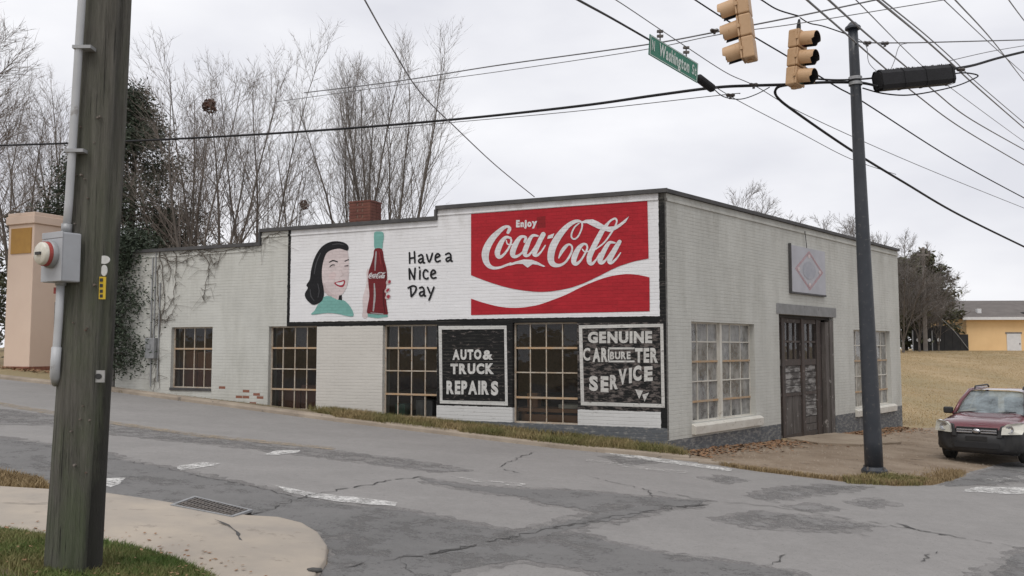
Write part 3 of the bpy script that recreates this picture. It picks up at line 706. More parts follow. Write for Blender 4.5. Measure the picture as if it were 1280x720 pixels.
for h in HL[:3]:
    mb = MB(); mb.box(h[0] - .0, h[1] + .0, -.03, .1, h[2] - .06, h[2] + .004); o = mb.build('sill', M_steel if h is not HL[0] else M_coping, bld, rot=(0, 0, ROT_L))

# --- door
M_dw1 = mat('weathered_door', (.07, .06, .053), (.13, .115, .105), .85, 3, 6, .006, 20, stretch=(4, 4, .5), spots=(.32, .30, .28), spot_scale=5)
M_dw2 = mat('reddish_door_wood', (.085, .062, .052), (.045, .041, .038), .8, 3, 6, .005, 20, stretch=(4, 4, .5), spots=(.22, .19, .175), spot_scale=6)
M_dw3 = mat('peeling_panel', (.07, .062, .057), (.30, .29, .275), .85, 4, 6, .006, 18, stretch=(.7, 1, 2.6), lo=.44, hi=.58)
M_dgrey = mat('grey_door_frame', (.20, .20, .20), (.13, .125, .12), .8, 4, 5, .004, 25, stretch=(3, 3, .6))
M_gdk = glass('dirty_door_glass', .35, (.10, .09, .085))
M_lint = mat('grey_lintel', (.25, .25, .247), (.19, .19, .187), .85, 4, 6, .004, 25, spots=(.15, .145, .14), spot_scale=5)
DX0, DX1 = 5.28, 8.80
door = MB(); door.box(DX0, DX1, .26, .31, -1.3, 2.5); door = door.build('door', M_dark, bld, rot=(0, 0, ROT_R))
def dpart(name, x0, x1, z0, z1, m, y0=.17, y1=.26, par=None):
    mb = MB(); mb.box(x0, x1, y0, y1, z0, z1); return mb.build(name, m, par or door)
zb = -.85
stiles = [5.29, 5.78, 5.92, 6.98, 7.16, 7.98]
dpart('stile', 5.285, 5.34, zb, 2.42, M_dw1); dpart('stile', 5.76, 5.94, zb, 2.42, M_dw2, .15); dpart('stile', 6.98, 7.16, zb, 2.42, M_dw2, .15)
dpart('stile', 7.98, 8.28, zb, 2.42, M_dw2, .16); 
cols_ = [(5.34, 5.76), (5.94, 6.98), (7.16, 7.98)]
for ci, (a, b) in enumerate(cols_):
    for (z0, z1) in ((2.30, 2.42), (1.20, 1.36), (.42, .50), (-.85, -.55)): dpart('rail', a, b, z0, z1, M_dw1 if ci == 0 else M_dw2, .18)
    dpart('rail', a, b, 1.79, 1.84, M_dw2, .19)
    nn = 1 if ci == 0 else 3 if ci == 1 else 2
    for z0, z1 in ((1.36, 1.79), (1.84, 2.30)):
        for k in range(nn):
            xa = a + (b - a) * k / nn; xb = a + (b - a) * (k + 1) / nn
            mb = MB(); mb.quad((xa + .01, .225, z0), (xb - .01, .225, z0), (xb - .01, .225, z1), (xa + .01, .225, z1)); mb.build('pane', M_gdk, door)
            if k: dpart('muntin', xa - .018, xa + .018, z0, z1, M_dw2, .195, .25)
    if ci == 0: dpart('panel', a, b, .50, 1.20, M_dw1, .22); dpart('panel', a, b, -.55, .42, M_dgrey, .22)
    elif ci == 1:
        for k in range(4): dpart('slat', a, b, .50 + .175 * k + .008, .50 + .175 * (k + 1) - .008, M_dw3, .205 + .01 * (k % 2), .25)
        for k in range(4): dpart('plank', a + .26 * k + .004, a + .26 * (k + 1) - .004, -.55, .42, M_dw1, .20 + .006 * (k % 2), .25)
    else:
        for k in range(4): dpart('slat', a, b, .50 + .175 * k + .008, .50 + .175 * (k + 1) - .008, M_dw3, .205 + .01 * (k % 2), .25)
        for k in range(5): dpart('slat', a, b, -.55 + .194 * k + .008, -.55 + .194 * (k + 1) - .008, M_dw3 if k > 1 else M_dw1, .20 + .01 * (k % 2), .25)
dpart('lock_plate', 5.36, 5.72, .55, .80, M_dark, .19, .25)
dpart('header', DX0, DX1, 2.42, 2.50, M_dark, .12, .28)
mb = MB(); mb.box(8.30, 8.52, .04, .16, -1.1, 2.36); mb.box(8.54, 8.78, .01, .15, -1.1, 2.41); mb.build('door_post', M_dw1, bld, rot=(0, 0, ROT_R))
mb = MB(); mb.box(5.14, 8.98, -.012, .0, 2.50, 2.76); o = mb.build('lintel', M_lint, bld, rot=(0, 0, ROT_R))

# --- painted mural: sheets of paint on the brick face
def print_mat(name, c, wear=.15, wearc=None, scale=6):
    m, t, b = nodes_of(name); b.inputs['Roughness'].default_value = .7; b.inputs['Specular IOR Level'].default_value = .2; P = POS(t)
    d = N(t, 'ShaderNodeVectorMath', operation='DOT_PRODUCT'); t.links.new(P, d.inputs[0]); d.inputs[1].default_value = (-LX, -LY, 0)
    X = MATH(t, 'SUBTRACT', d.outputs['Value'], -LX * CX - LY * CY); sp = N(t, 'ShaderNodeSeparateXYZ'); t.links.new(P, sp.inputs[0])
    cb = N(t, 'ShaderNodeCombineXYZ'); t.links.new(X, cb.inputs[0]); t.links.new(sp.outputs[2], cb.inputs[1]); UV = cb.outputs[0]
    cc = MIX(t, RAMP(t, NOISE(t, UV, 1.7, 7, .75, (1, 2, 1)), [(.34, 0), (.68, 1)]), c, tuple(v * .78 for v in c))
    br = N(t, 'ShaderNodeTexBrick', Scale=1.0); br.offset = .5; br.inputs['Brick Width'].default_value = BL; br.inputs['Row Height'].default_value = COURSE
    br.inputs['Mortar Size'].default_value = .006; br.inputs['Mortar Smooth'].default_value = .4; br.inputs['Color1'].default_value = (1, 1, 1, 1); br.inputs['Color2'].default_value = (.88, .88, .88, 1); br.inputs['Mortar'].default_value = (.76, .76, .76, 1)
    t.links.new(UV, br.inputs['Vector']); cc = MIX(t, .7, cc, br.outputs['Color'], 'MULTIPLY')
    if wear:
        k = RAMP(t, NOISE(t, UV, scale, 6, .75, (1, 2.2, 1)), [(.56, 0), (.68, 1)]); cc = MIX(t, MATH(t, 'MULTIPLY', k, wear), cc, wearc or tuple(v * .5 for v in c))
    t.links.new(cc, b.inputs['Base Color']); BUMP(t, b, MATH(t, 'ADD', MATH(t, 'MULTIPLY', br.outputs['Fac'], -1), MATH(t, 'MULTIPLY', NOISE(t, UV, 55, 4, .7), .5)), .005, .6); return m
K_red = print_mat('mural_red', (.43, .022, .032), .7, (.27, .02, .025), 3.5)
K_white = print_mat('mural_white', (.74, .73, .735), .1)
K_black = print_mat('mural_black', (.016, .016, .018), .25, (.05, .05, .05), 14)
K_skin = print_mat('mural_skin', (.68, .585, .575), .1)
K_skin2 = print_mat('mural_skin_shade', (.60, .50, .49), .1)
K_teal = print_mat('mural_teal', (.20, .43, .385), .2)
K_lip = print_mat('mural_lip', (.40, .05, .07), 0)
K_cola = print_mat('mural_cola', (.17, .022, .026), .2)
K_grey = print_mat('mural_grey', (.40, .37, .37), 0)
K_wornw = print_mat('lettering_white', (.64, .63, .60), .8, (.12, .11, .10), 12)
K_wornw2 = print_mat('lettering_worn', (.60, .585, .55), 1.0, (.09, .07, .065), 9)
mural = empty('mural'); mural.parent = bld; mural.rotation_euler = (0, 0, ROT_L)
mural['label'] = 'painted mural of a dark haired woman, a bottle and a red script panel'
def Z5(s, ox, oy): return lambda p: (ox + p[0] / s, oy + p[1] / s)
def wpoly(name, pts, m, y, par=mural):
    mb = MB(); mb.poly([(a, y, z) for a, z in (lwall(*p) for p in pts)]); return mb.build(name, m, par, fix=True)
def smooth_closed(pts, sub=4):
    n = len(pts); q = [pts[-1]] + list(pts) + [pts[0], pts[1]]; c = catmull(q, sub); return c[sub:-sub - 1 + 0][:n * sub]
def stroke(mb, pts, y, f, sub=5, ramp=.00006):
    """variable width brush stroke; pts (x, y, width) in tracing units"""
    C_ = catmull(pts, sub) if sub > 1 else pts; L = []
    for i, p in enumerate(C_):
        a = C_[max(i-1, 0)]; b = C_[min(i+1, len(C_)-1)]; dx, dy = b[0]-a[0], b[1]-a[1]; l = math.hypot(dx, dy) or 1; nx_, ny_ = -dy/l * p[2]/2, dx/l * p[2]/2
        ex = 0
        L.append((f((p[0]+nx_, p[1]+ny_)), f((p[0]-nx_, p[1]-ny_)), y - ramp * i))
    # round ends
    for (a, b, yy), (c, d, y2) in zip(L[:-1], L[1:]):
        A, B, Cc, D = lwall(*a), lwall(*b), lwall(*c), lwall(*d)
        mb.quad((A[0], yy, A[1]), (Cc[0], y2, Cc[1]), (D[0], y2, D[1]), (B[0], yy, B[1]))
    for (p, yy) in ((C_[0], y + .00008), (C_[-1], y - ramp * len(C_) - .00008)):
        n = 10; mb.poly([(q[0], yy, q[1]) for q in (lwall(*f((p[0] + math.cos(t * 2 * math.pi / n) * p[2] / 2, p[1] + math.sin(t * 2 * math.pi / n) * p[2] / 2))) for t in range(n))])
f5 = Z5(3.789, 570, 230)
wt = [(72, 432), (150, 462), (250, 492), (350, 508), (430, 510), (520, 497), (600, 472), (680, 435), (760, 395), (840, 368), (913, 353)]
wb = [(917, 442), (860, 430), (800, 427), (720, 440), (640, 468), (580, 495), (520, 525), (440, 556), (380, 575), (300, 586), (220, 583), (140, 565), (72, 543)]
wpoly('red_panel', [f5(p) for p in [(72, 142), (907, 80)] + catmull(wt, 4)[::-1]], K_red, -.0095)
wpoly('red_panel', [f5(p) for p in catmull(wb, 4) + [(72, 621), (918, 603)]], K_red, -.0095)
wpoly('red_repaint', [f5(p) for p in [(383, 158), (425, 152), (425, 208), (383, 212)]], print_mat('mural_red_dark', (.27, .02, .024), .2), -.0105)
fA, fB = Z5(8, 585, 260), Z5(8, 680, 260)
def fAt(p): return fA(p)
script = [
 (fA, [(402, 245, 30), (418, 208, 34), (400, 186, 26), (362, 196, 36), (310, 238, 48), (250, 300, 62), (202, 375, 70), (177, 450, 74), (180, 520, 64), (207, 573, 48), (252, 599, 32), (310, 598, 24), (370, 578, 22), (430, 556, 24)]),
 (fA, [(428, 302, 22), (385, 292, 28), (345, 330, 44), (310, 400, 54), (296, 452, 54), (310, 488, 42), (345, 480, 26), (390, 430, 22), (420, 380, 20), (435, 332, 20), (428, 302, 20)]),
 (fA, [(385, 325, 12), (397, 360, 13), (440, 368, 13), (490, 335, 14)]),
 (fA, [(568, 338, 24), (580, 300, 28), (555, 286, 26), (520, 300, 38), (480, 360, 52), (452, 430, 56), (452, 472, 48), (482, 486, 32), (530, 460, 20), (590, 390, 17), (618, 335, 15)]),
 (fA, [(700, 280, 18), (655, 275, 28), (622, 310, 38), (590, 380, 50), (570, 440, 50), (578, 472, 38), (612, 470, 24), (660, 410, 19), (712, 320, 16)]),
 (fA, [(755, 264, 48), (720, 330, 48), (680, 420, 48), (666, 462, 42), (692, 474, 28), (732, 440, 18), (775, 375, 13)]),
 (fB, [(150, 500, 12), (178, 440, 32), (215, 390, 34), (250, 365, 20), (279, 380, 18), (283, 420, 19), (265, 470, 21), (220, 538, 22), (170, 570, 28), (120, 573, 42), (82, 548, 58), (70, 490, 68), (87, 400, 72), (132, 310, 68), (190, 232, 58), (250, 172, 46), (310, 137, 36), (360, 133, 24), (384, 160, 18), (375, 220, 16), (340, 290, 16), (305, 311, 17), (279, 295, 16), (281, 250, 16), (310, 192, 15), (352, 155, 13)]),
 (fB, [(428, 367, 20), (395, 362, 26), (350, 402, 46), (310, 480, 56), (300, 538, 50), (325, 558, 38), (365, 530, 22), (410, 460, 19), (435, 402, 19), (428, 367, 18)]),
 (fB, [(385, 412, 12), (410, 438, 13), (452, 433, 13)]),
 (fB, [(640, 158, 26), (592, 218, 46), (540, 310, 52), (490, 410, 54), (457, 488, 54), (457, 542, 46), (482, 558, 32), (522, 520, 18), (560, 455, 15)]),
 (fB, [(628, 168, 26), (670, 126, 20), (714, 106, 19), (730, 132, 17), (714, 182, 17), (660, 272, 17), (600, 350, 16), (520, 412, 14)]),
 (fB, [(712, 350, 16), (662, 345, 30), (627, 385, 42), (582, 470, 50), (562, 528, 50), (582, 548, 36), (620, 520, 21), (670, 450, 18), (712, 382, 16)]),
 (fB, [(758, 338, 40), (720, 402, 48), (672, 490, 50), (657, 538, 42), (682, 546, 28), (732, 500, 18), (768, 448, 11)]),
]
def script_mesh(name, par, y, g=lambda p: p, ws=1, m=K_white):
    mb = MB()
    for k, (f, s) in enumerate(script): stroke(mb, [(a, b, c * ws) for a, b, c in s], y - .0003 * k, (lambda f: lambda p: g(f(p)))(f), 6, .00003)
    for k, (f, pl) in enumerate([
        (fA, [(405, 565), (470, 538), (560, 515), (640, 518), (700, 540), (775, 583), (762, 590), (700, 570), (650, 562), (630, 575), (600, 597), (575, 580), (550, 560), (490, 560), (420, 577)]),
        (fA, [(803, 278), (866, 254), (850, 300), (796, 309)]),
        (fB, [(372, 140), (420, 118), (490, 114), (545, 138), (600, 172), (650, 188), (700, 184), (750, 163), (800, 125), (852, 84), (822, 140), (772, 182), (722, 216), (660, 241), (600, 226), (540, 206), (480, 176), (430, 152), (392, 152)])]):
        mb.poly([(a, y - .0046 - .0004 * k, z) for a, z in (lwall(*g(f(p))) for p in pl)])
    return mb.build(name, m, par)
script_mesh('script_lettering', mural, -.0115)

_gc = {}
def glyph(ch, bold=.02):
    if (ch, bold) in _gc: return _gc[(ch, bold)]
    cu = bpy.data.curves.new('g', 'FONT'); cu.body = ch; cu.size = 1; cu.offset = bold; cu.resolution_u = 4; cu.fill_mode = 'FRONT' if hasattr(cu, 'fill_mode') else cu.fill_mode
    ob = bpy.data.objects.new('g', cu); col.objects.link(ob); bpy.context.view_layer.update()
    me = bpy.data.meshes.new_from_object(ob.evaluated_get(bpy.context.evaluated_depsgraph_get()))
    v = np.array([tuple(x.co[:2]) for x in me.vertices]); fs = [tuple(p.vertices) for p in me.polygons]
    bpy.data.objects.remove(ob); bpy.data.curves.remove(cu); bpy.data.meshes.remove(me)
    mn, mxx = v.min(0), v.max(0); v = (v - mn) / (mxx - mn); asp = (mxx - mn)
    _gc[(ch, bold)] = (v, fs, asp, mn); return _gc[(ch, bold)]
def place_glyph(mb, ch, quad, to3, bold=.03):
    """quad: TL, TR, BR, BL in tracing units; to3 maps a tracing point to 3D"""
    v, fs, _, _ = glyph(ch, bold); i = len(mb.v); TL, TR, BR, BL_ = quad
    for a, b in v:
        x = (BL_[0] * (1-a) + BR[0] * a) * (1-b) + (TL[0] * (1-a) + TR[0] * a) * b
        y = (BL_[1] * (1-a) + BR[1] * a) * (1-b) + (TL[1] * (1-a) + TR[1] * a) * b
        mb.v.append(to3((x, y)))
    for f in fs: mb.f.append(tuple(i + k for k in f)); mb.m.append(0)
def word(mb, text, x0, x1, yt0, yb0, yt1, yb1, to3, bold=.04, gap=.09):
    asp = [glyph(c, bold)[2][0] for c in text]; tot = sum(asp) + gap * (len(text) - 1); x = 0
    for c, a in zip(text, asp):
        s, e = x / tot, (x + a) / tot; X0, X1 = x0 + (x1-x0)*s, x0 + (x1-x0)*e
        T = lambda t: yt0 + (yt1-yt0)*t
        Bt = lambda t: yb0 + (yb1-yb0)*t
        place_glyph(mb, c, ((X0, T(s)), (X1, T(e)), (X1, Bt(e)), (X0, Bt(s))), to3, bold); x += a + gap
def to_wall(f, y): return lambda p: (lambda q: (q[0], y, q[1]))(lwall(*f(p)))
# Enjoy
mb = MB(); T3 = to_wall(fA, -.0125)
for ch, q in (('E', (483, 520, 122, 195)), ('n', (527, 562, 143, 193)), ('j', (560, 590, 122, 210)), ('o', (594, 638, 138, 192)), ('y', (640, 694, 133, 206))):
    place_glyph(mb, ch, ((q[0], q[2]), (q[1], q[2] - 2), (q[1], q[3] - 2), (q[0], q[3])), T3, .06)
mb.build('small_lettering', K_white, mural)
# slogan, brush lettering
f4 = Z5(8.475, 500, 300); mb = MB()
sl_ = [[(102, 135), (105, 245)], [(155, 125), (160, 240)], [(105, 197), (158, 186)], [(200, 170), (228, 156), (244, 178), (249, 236), (262, 242)], [(246, 195), (212, 204), (200, 225), (218, 241), (246, 220)],
       [(285, 155), (312, 234), (346, 142)], [(380, 190), (424, 168), (405, 146), (382, 162), (376, 205), (394, 231), (428, 219)], [(487, 153), (520, 140), (539, 160), (544, 218), (555, 224)], [(541, 180), (505, 190), (491, 210), (508, 226), (540, 205)],
       [(105, 415), (100, 305)], [(103, 308), (153, 414)], [(155, 415), (163, 300)], [(214, 325), (212, 412)], [(208, 291), (209, 295)], [(298, 333), (272, 316), (251, 348), (256, 394), (284, 412), (301, 402)],
       [(336, 368), (378, 346), (360, 319), (336, 337), (331, 382), (354, 405), (384, 398)], [(90, 508), (138, 486), (174, 502), (164, 548), (124, 598)], [(116, 505), (122, 598)], [(211, 508), (240, 500), (257, 525), (261, 586), (273, 592)], [(258, 543), (222, 553), (211, 575), (230, 593), (259, 570)],
       [(296, 502), (321, 560)], [(363, 500), (336, 573), (311, 636)]]
for grp in ((0, 1, 2), (3, 4), (5,), (6,), (7, 8), (9, 10, 11), (12,), (13,), (14,), (15,), (16, 17), (18, 19), (20, 21)):
    mb = MB()
    for k in grp: s = sl_[k]; stroke(mb, [(a, b, 19) for a, b in s], -.0095 - .0004 * k, f4, 5 if len(s) > 2 else 1)
    mb.build('slogan_letter', K_black, mural)
# woman
f3 = Z5(5.76, 375, 280); S = lambda pts, sub=3: [f3(p) for p in smooth_closed(pts, sub)]
face = [(196, 205), (232, 183), (290, 176), (340, 188), (352, 250), (354, 330), (350, 400), (336, 458), (310, 500), (284, 522), (272, 548), (228, 532), (190, 502), (168, 470), (158, 400), (156, 330), (168, 270)]
wpoly('face', S(face), K_skin, -.0095)
hair = [(342, 192), (351, 162), (322, 135), (270, 124), (218, 130), (168, 156), (130, 200), (100, 262), (80, 340), (72, 400), (47, 440), (58, 460), (37, 500), (42, 532), (66, 562), (96, 582), (132, 573), (162, 550), (174, 510), (172, 460), (161, 400), (160, 330), (170, 270), (192, 212), (232, 187), (290, 178)]
wpoly('hair', S(hair), K_black, -.0110)
wpoly('collar', S([(175, 524), (220, 520), (270, 545), (318, 550), (360, 590), (386, 640), (380, 666), (330, 660), (280, 648), (200, 640), (84, 653), (108, 622), (130, 582), (162, 552)]), K_teal, -.0120)
wpoly('neck_bow', [f3(p) for p in [(283, 515), (303, 512), (304, 550), (278, 545)]], K_black, -.0130)
mb = MB()
for k, s in enumerate([[(214, 276, 7), (240, 264, 10), (272, 273, 8)], [(326, 268, 8), (352, 256, 6)], [(216, 310, 5), (232, 296, 7), (252, 296, 6)], [(324, 303, 5), (348, 299, 6)]]): mb = MB(); stroke(mb, s, -.0115 - .0004 * k, f3); mb.build('brow' if k < 2 else 'eye', K_black, mural)
mb = MB()
for k, s in enumerate([[(222, 312, 5), (248, 304, 5)], [(326, 308, 5), (346, 306, 4)], [(296, 330, 4), (310, 366, 5), (296, 376, 6)], [(250, 400, 4), (246, 430, 4)], [(200, 500, 5), (240, 528, 5)]]): mb = MB(); stroke(mb, s, -.0115 - .0004 * k, f3); mb.build('face_line', K_skin2, mural)
wpoly('lips', S([(248, 425), (284, 412), (324, 404), (323, 436), (306, 455), (274, 448)]), K_lip, -.0120)
wpoly('teeth', S([(260, 424), (290, 420), (317, 414), (309, 437), (282, 440)]), K_white, -.0130)
# bottle and hand
wpoly('hand', S([(492, 320), (480, 350), (482, 410), (470, 470), (452, 540), (455, 620), (450, 668), (488, 668), (500, 520), (498, 380)]), K_skin, -.0092)
wpoly('bottle_cap', S([(536, 62), (568, 54), (602, 62), (604, 110), (597, 140), (592, 184), (540, 182), (535, 120)], 2), K_teal, -.0105)
wpoly('bottle_body', S([(540, 180), (592, 180), (606, 250), (624, 320), (629, 370), (626, 420), (619, 480), (623, 560), (633, 630), (629, 652), (560, 652), (490, 647), (487, 600), (501, 520), (495, 440), (492, 390), (496, 340), (516, 280), (530, 230)]), K_cola, -.0112)
wpoly('bottle_base', [f3(p) for p in [(489, 645), (560, 652), (630, 653), (636, 668), (560, 678), (490, 668)]], K_teal, -.0120)
mb = MB()
for k, s in enumerate([[(550, 200, 8), (545, 270, 12), (542, 335, 6)], [(537, 430, 8), (540, 520, 14), (530, 625, 10)], [(512, 640, 6), (600, 648, 6)]]): mb = MB(); stroke(mb, s, -.0125 - .0004 * k, f3); mb.build('bottle_highlight', K_grey, mural)
def to_bottle(p):    # the small script on the bottle
    x = (p[0] - 602) / (788 - 602); y = (p[1] - 273) / (338 - 273); return f3((496 + x * 126, 344 - x * -3 + (y + .06 * 0) * 50))
script_mesh('bottle_lettering', mural, -.0125, to_bottle, 1.15, K_white)
for k, pl in enumerate([[(622, 412), (640, 400), (656, 410), (654, 428), (636, 436), (622, 432)], [(612, 478), (628, 460), (648, 462), (650, 480), (630, 494), (614, 494)], [(614, 528), (630, 506), (652, 512), (652, 530), (634, 542), (618, 540)]]):
    wpoly('finger', S(pl), K_skin2, -.0130)
for pl in ([(638, 410), (652, 404), (655, 420), (640, 430)], [(622, 478), (640, 464), (646, 474), (630, 490)], [(626, 520), (642, 510), (650, 524), (636, 538)]): wpoly('nail', S(pl), K_lip, -.0140)
# black trade panels
def frame_panel(outer, inner, f, m, name):
    mb = MB()
    for i in range(4):
        j = (i + 1) % 4; a, b, c, d = [lwall(*f(p)) for p in (outer[i], outer[j], inner[j], inner[i])]; mb.quad(*[(q[0], -.0095, q[1]) for q in (a, b, c, d)])
    return mb.build(name, m, None)
fS = Z5(6, 545, 400); fC = Z5(6, 715, 395)
auto = empty('painted_panel'); auto.parent = bld; auto.rotation_euler = (0, 0, ROT_L); auto['label'] = 'black painted wall panel lettered for auto and truck repairs'
o = frame_panel([(20, 45), (530, 42), (540, 642), (30, 625)], [(45, 72), (512, 68), (520, 612), (50, 602)], fS, K_wornw, 'border'); o.parent = auto
mb = MB(); T3 = to_wall(fS, -.0105); word(mb, 'AUTO', 125, 342, 222, 300, 220, 296, T3, .055); word(mb, '&', 352, 428, 226, 298, 226, 298, T3, .045)
word(mb, 'TRUCK', 110, 436, 328, 406, 324, 406, T3, .055); word(mb, 'REPAIR', 80, 398, 455, 556, 455, 560, T3, .055); word(mb, 'S', 414, 468, 458, 566, 458, 566, T3, .055)
mb.build('lettering', K_wornw, auto)
carb = empty('painted_panel'); carb.parent = bld; carb.rotation_euler = (0, 0, ROT_L); carb['label'] = 'worn black painted wall panel lettered for genuine carbureter service'
o = frame_panel([(52, 70), (685, 58), (697, 688), (68, 670)], [(78, 94), (662, 82), (672, 660), (92, 642)], fC, K_wornw2, 'border'); o.parent = carb
mb = MB(); T3 = to_wall(fC, -.0105); word(mb, 'GENUINE', 120, 602, 118, 204, 113, 204, T3, .055)
word(mb, 'C', 84, 138, 240, 335, 238, 335, T3, .03); word(mb, 'AR', 155, 270, 238, 346, 240, 344, T3, .055); word(mb, 'BURE', 286, 440, 268, 326, 266, 324, T3, .04); word(mb, 'TER', 474, 646, 240, 350, 238, 352, T3, .055)
for a, b, c, d in ((275, 470, 235, 250), (275, 470, 334, 347), (270, 282, 250, 334)): place_glyph(mb, 'I', ((a, c), (b, c), (b, d), (a, d)), T3, .0)
for ch, x0, x1, y0, y1, sh in (('S', 130, 196, 445, 560, 6), ('E', 216, 275, 450, 570, 2), ('R', 286, 345, 444, 552, -4), ('V', 350, 412, 400, 518, -6), ('I', 428, 450, 390, 505, -3), ('C', 458, 522, 374, 490, -6), ('E', 542, 606, 380, 492, -6)):
    place_glyph(mb, ch, ((x0, y0), (x1, y0 + sh), (x1, y1 + sh), (x0, y1)), T3, .055)
for tri in ([(475, 550), (534, 560), (505, 622)], [(528, 590), (578, 574), (545, 642)]): mb.tri(*[T3(p) for p in tri])
mb.build('lettering', K_wornw2, carb)

# --- chimney
mb = MB(); cw, cd = .62, .5; ch_o = lwall(437, 262); cz0, cz1 = 4.05, 5.25
chim = MB(); chim.box(-cw/2 + .012, cw/2 - .012, .012, cd - .012, cz0, cz1 - .01); chim = chim.build('chimney', M_mortar, bld, rot=(0, 0, ROT_L))
cloc = Vector((ch_o[0], .42, 0)); rot_m = Matrix.Rotation(ROT_L, 3, 'Z'); chim.location = rot_m @ cloc
bx = MB(); bx.box(-hw, hw, -.05, .05, -hh, hh); hb_ = MB(); hb_.box(-hw * .45, hw * .45, -.05, .05, -hh, hh)
bme = bpy.data.meshes.new('brick'); bme.from_pydata(bx.v, [], bx.f); bme.materials.append(M_chimb)
hme = bpy.data.meshes.new('brick'); hme.from_pydata(hb_.v, [], hb_.f); hme.materials.append(M_chimb)
for k in range(int((cz1 - 4.6) / COURSE)):
    z = 4.62 + k * COURSE + COURSE / 2
    for i in range(3):
        x = -cw/2 + .11 + i * .205 + (.0 if k % 2 else 0)
        link('brick', bme if not (k % 2 and i == 1) else hme, chim, (min(x, cw/2 - .105), .05, z))
    for i in range(2):
        y = .155 + i * .23
        for s in (-1, 1):
            o = link('brick', bme, chim, (s * (cw/2 - .05), min(y, cd - .11), z)); o.rotation_euler = (0, 0, R(90))
mb = MB(); mb.box(-cw/2 - .01, cw/2 + .01, -.01, cd + .01, cz1 - .02, cz1 + .02); o = mb.build('chimney_cap', M_chimb, chim)

# --- meter box and conduits on the uphill end of the wall, cast vines
M_galv = mat('galvanised', (.33, .335, .34), (.26, .265, .27), .5, 8, 4, metal=.3)
eb = empty('electric_box', (CX, CY, 0), ROT_L); tag(eb, 'grey electric box with conduits on the uphill end of the mural wall', 'electric box')
x, z = lwall(192, 435); mb = MB(); mb.box(x - .17, x + .15, -.14, -.008, z - .28, z + .27); o = mb.build('housing', M_galv, eb); bevel(o, .012)
mb = MB(); mb.box(x - .08, x + .03, -.17, -.1402, z - .02, z + .10); mb.build('cover', M_galv, eb)
for dx, z1_, z0_ in ((-.09, 4.1, z + .27), (.02, 4.22, z + .27), (.20, 3.4, .75), (-.05, z - .28, .62)):
    mb = MB(); mb.tube([(x + dx, -.03, z0_), (x + dx, -.03, z1_)], .016, 8); mb.build('conduit', M_galv, eb)
M_vine = mat('vine_stem', (.085, .07, .055), (.13, .11, .09), .9, 6)
vi = empty('wall_vine', (CX, CY, 0), ROT_L); tag(vi, 'leafless brown vines creeping over the uphill end of the mural wall', 'vine')
g = random.Random(77)
vpaths = [[(199, 312), (203, 340), (206, 380), (200, 400), (192, 420), (196, 450), (194, 480)], [(212, 308), (222, 322), (220, 350), (218, 372), (208, 388), (196, 398)], [(240, 306), (255, 318), (262, 335), (258, 355), (254, 372)],
          [(225, 318), (245, 312), (262, 308), (285, 304)], [(200, 320), (225, 328), (240, 322), (258, 316)], [(262, 318), (268, 330), (275, 326)], [(200, 330), (197, 360), (202, 395), (198, 440), (200, 484)], [(206, 318), (214, 335), (212, 352)], [(330, 300), (337, 294), (350, 290)], [(196, 400), (210, 398), (222, 380)],
          [(255, 312), (275, 315), (300, 308)], [(322, 302), (310, 306), (290, 304)]]
for k, p in enumerate(vpaths):
    Q = [lwall(*q) for q in p]; Q = catmull([(a, b) for a, b in Q], 5); Q = [(a + g.gauss(0, .02), -.02 - abs(g.gauss(0, .01)), b + g.gauss(0, .02)) for a, b in Q]
    mb = MB(); n = len(Q); mb.tube(Q, [.010 * (1 - .7 * i / n) + .002 for i in range(n)], 5)
    for _ in range(n):
        a = Vector(Q[g.randrange(n)]); mb.tube([a, a + Vector((g.gauss(0, .15), 0, g.gauss(-.05, .12))), a + Vector((g.gauss(0, .28), 0, g.gauss(-.15, .2)))], [.006, .004, .002], 3)
    mb.build('stem', M_vine, vi)

# --- metal sign with a red diamond over the door
M_sgn = mat('faded_sign_metal', (.40, .40, .43), (.34, .34, .365), .5, 2, 4, metal=.0)
M_sred = mat('faded_red', (.46, .16, .17), (.50, .30, .30), .6, 9)
M_sdim = mat('faded_blue_grey', (.30, .31, .35), (.36, .36, .39), .6, 5)
sgn = empty('diamond_sign', (CX, CY, 0), ROT_R); tag(sgn, 'faded grey metal sign with a red outlined diamond above the old door', 'sign')
mb = MB(); mb.box(5.94, 8.16, -.06, -.012, 3.08, 4.28); o = mb.build('board', M_sgn, sgn)
mb = MB()
for q in ((5.91, 5.95, 3.04, 4.32), (5.95, 8.16, 3.04, 3.085)): mb.box(q[0], q[1], -.075, -.008, q[2], q[3])
mb.build('edge', M_coping, sgn)
c_ = (7.08, 3.69); hx_, hz_ = .90, .52
def dia(mb, s0, s1, y):
    o_ = [(c_[0] - hx_*s0, c_[1]), (c_[0], c_[1] + hz_*s0), (c_[0] + hx_*s0, c_[1]), (c_[0], c_[1] - hz_*s0)]; i_ = [(c_[0] - hx_*s1, c_[1]), (c_[0], c_[1] + hz_*s1), (c_[0] + hx_*s1, c_[1]), (c_[0], c_[1] - hz_*s1)]
    for k in range(4): mb.quad(*[(p[0], y, p[1]) for p in (o_[k], o_[(k+1) % 4], i_[(k+1) % 4], i_[k])])
mb = MB(); dia(mb, 1.0, .955, -.064); dia(mb, .90, .87, -.064); mb.build('diamond_outline', M_sred, sgn)
mb = MB(); mb.poly([(c_[0] + math.cos(t * math.pi / 8) * .42, -.064, c_[1] + math.sin(t * math.pi / 8) * .24) for t in range(16)]); mb.build('faded_centre', M_sdim, sgn)
for dx, dz in ((-.68, 0), (.68, 0), (0, .38), (0, -.38)):
    mb = MB(); mb.poly([(c_[0] + dx + math.cos(t * math.pi / 6) * .085, -.066, c_[1] + dz + math.sin(t * math.pi / 6) * .05) for t in range(12)]); mb.build('dot', K_skin, sgn)
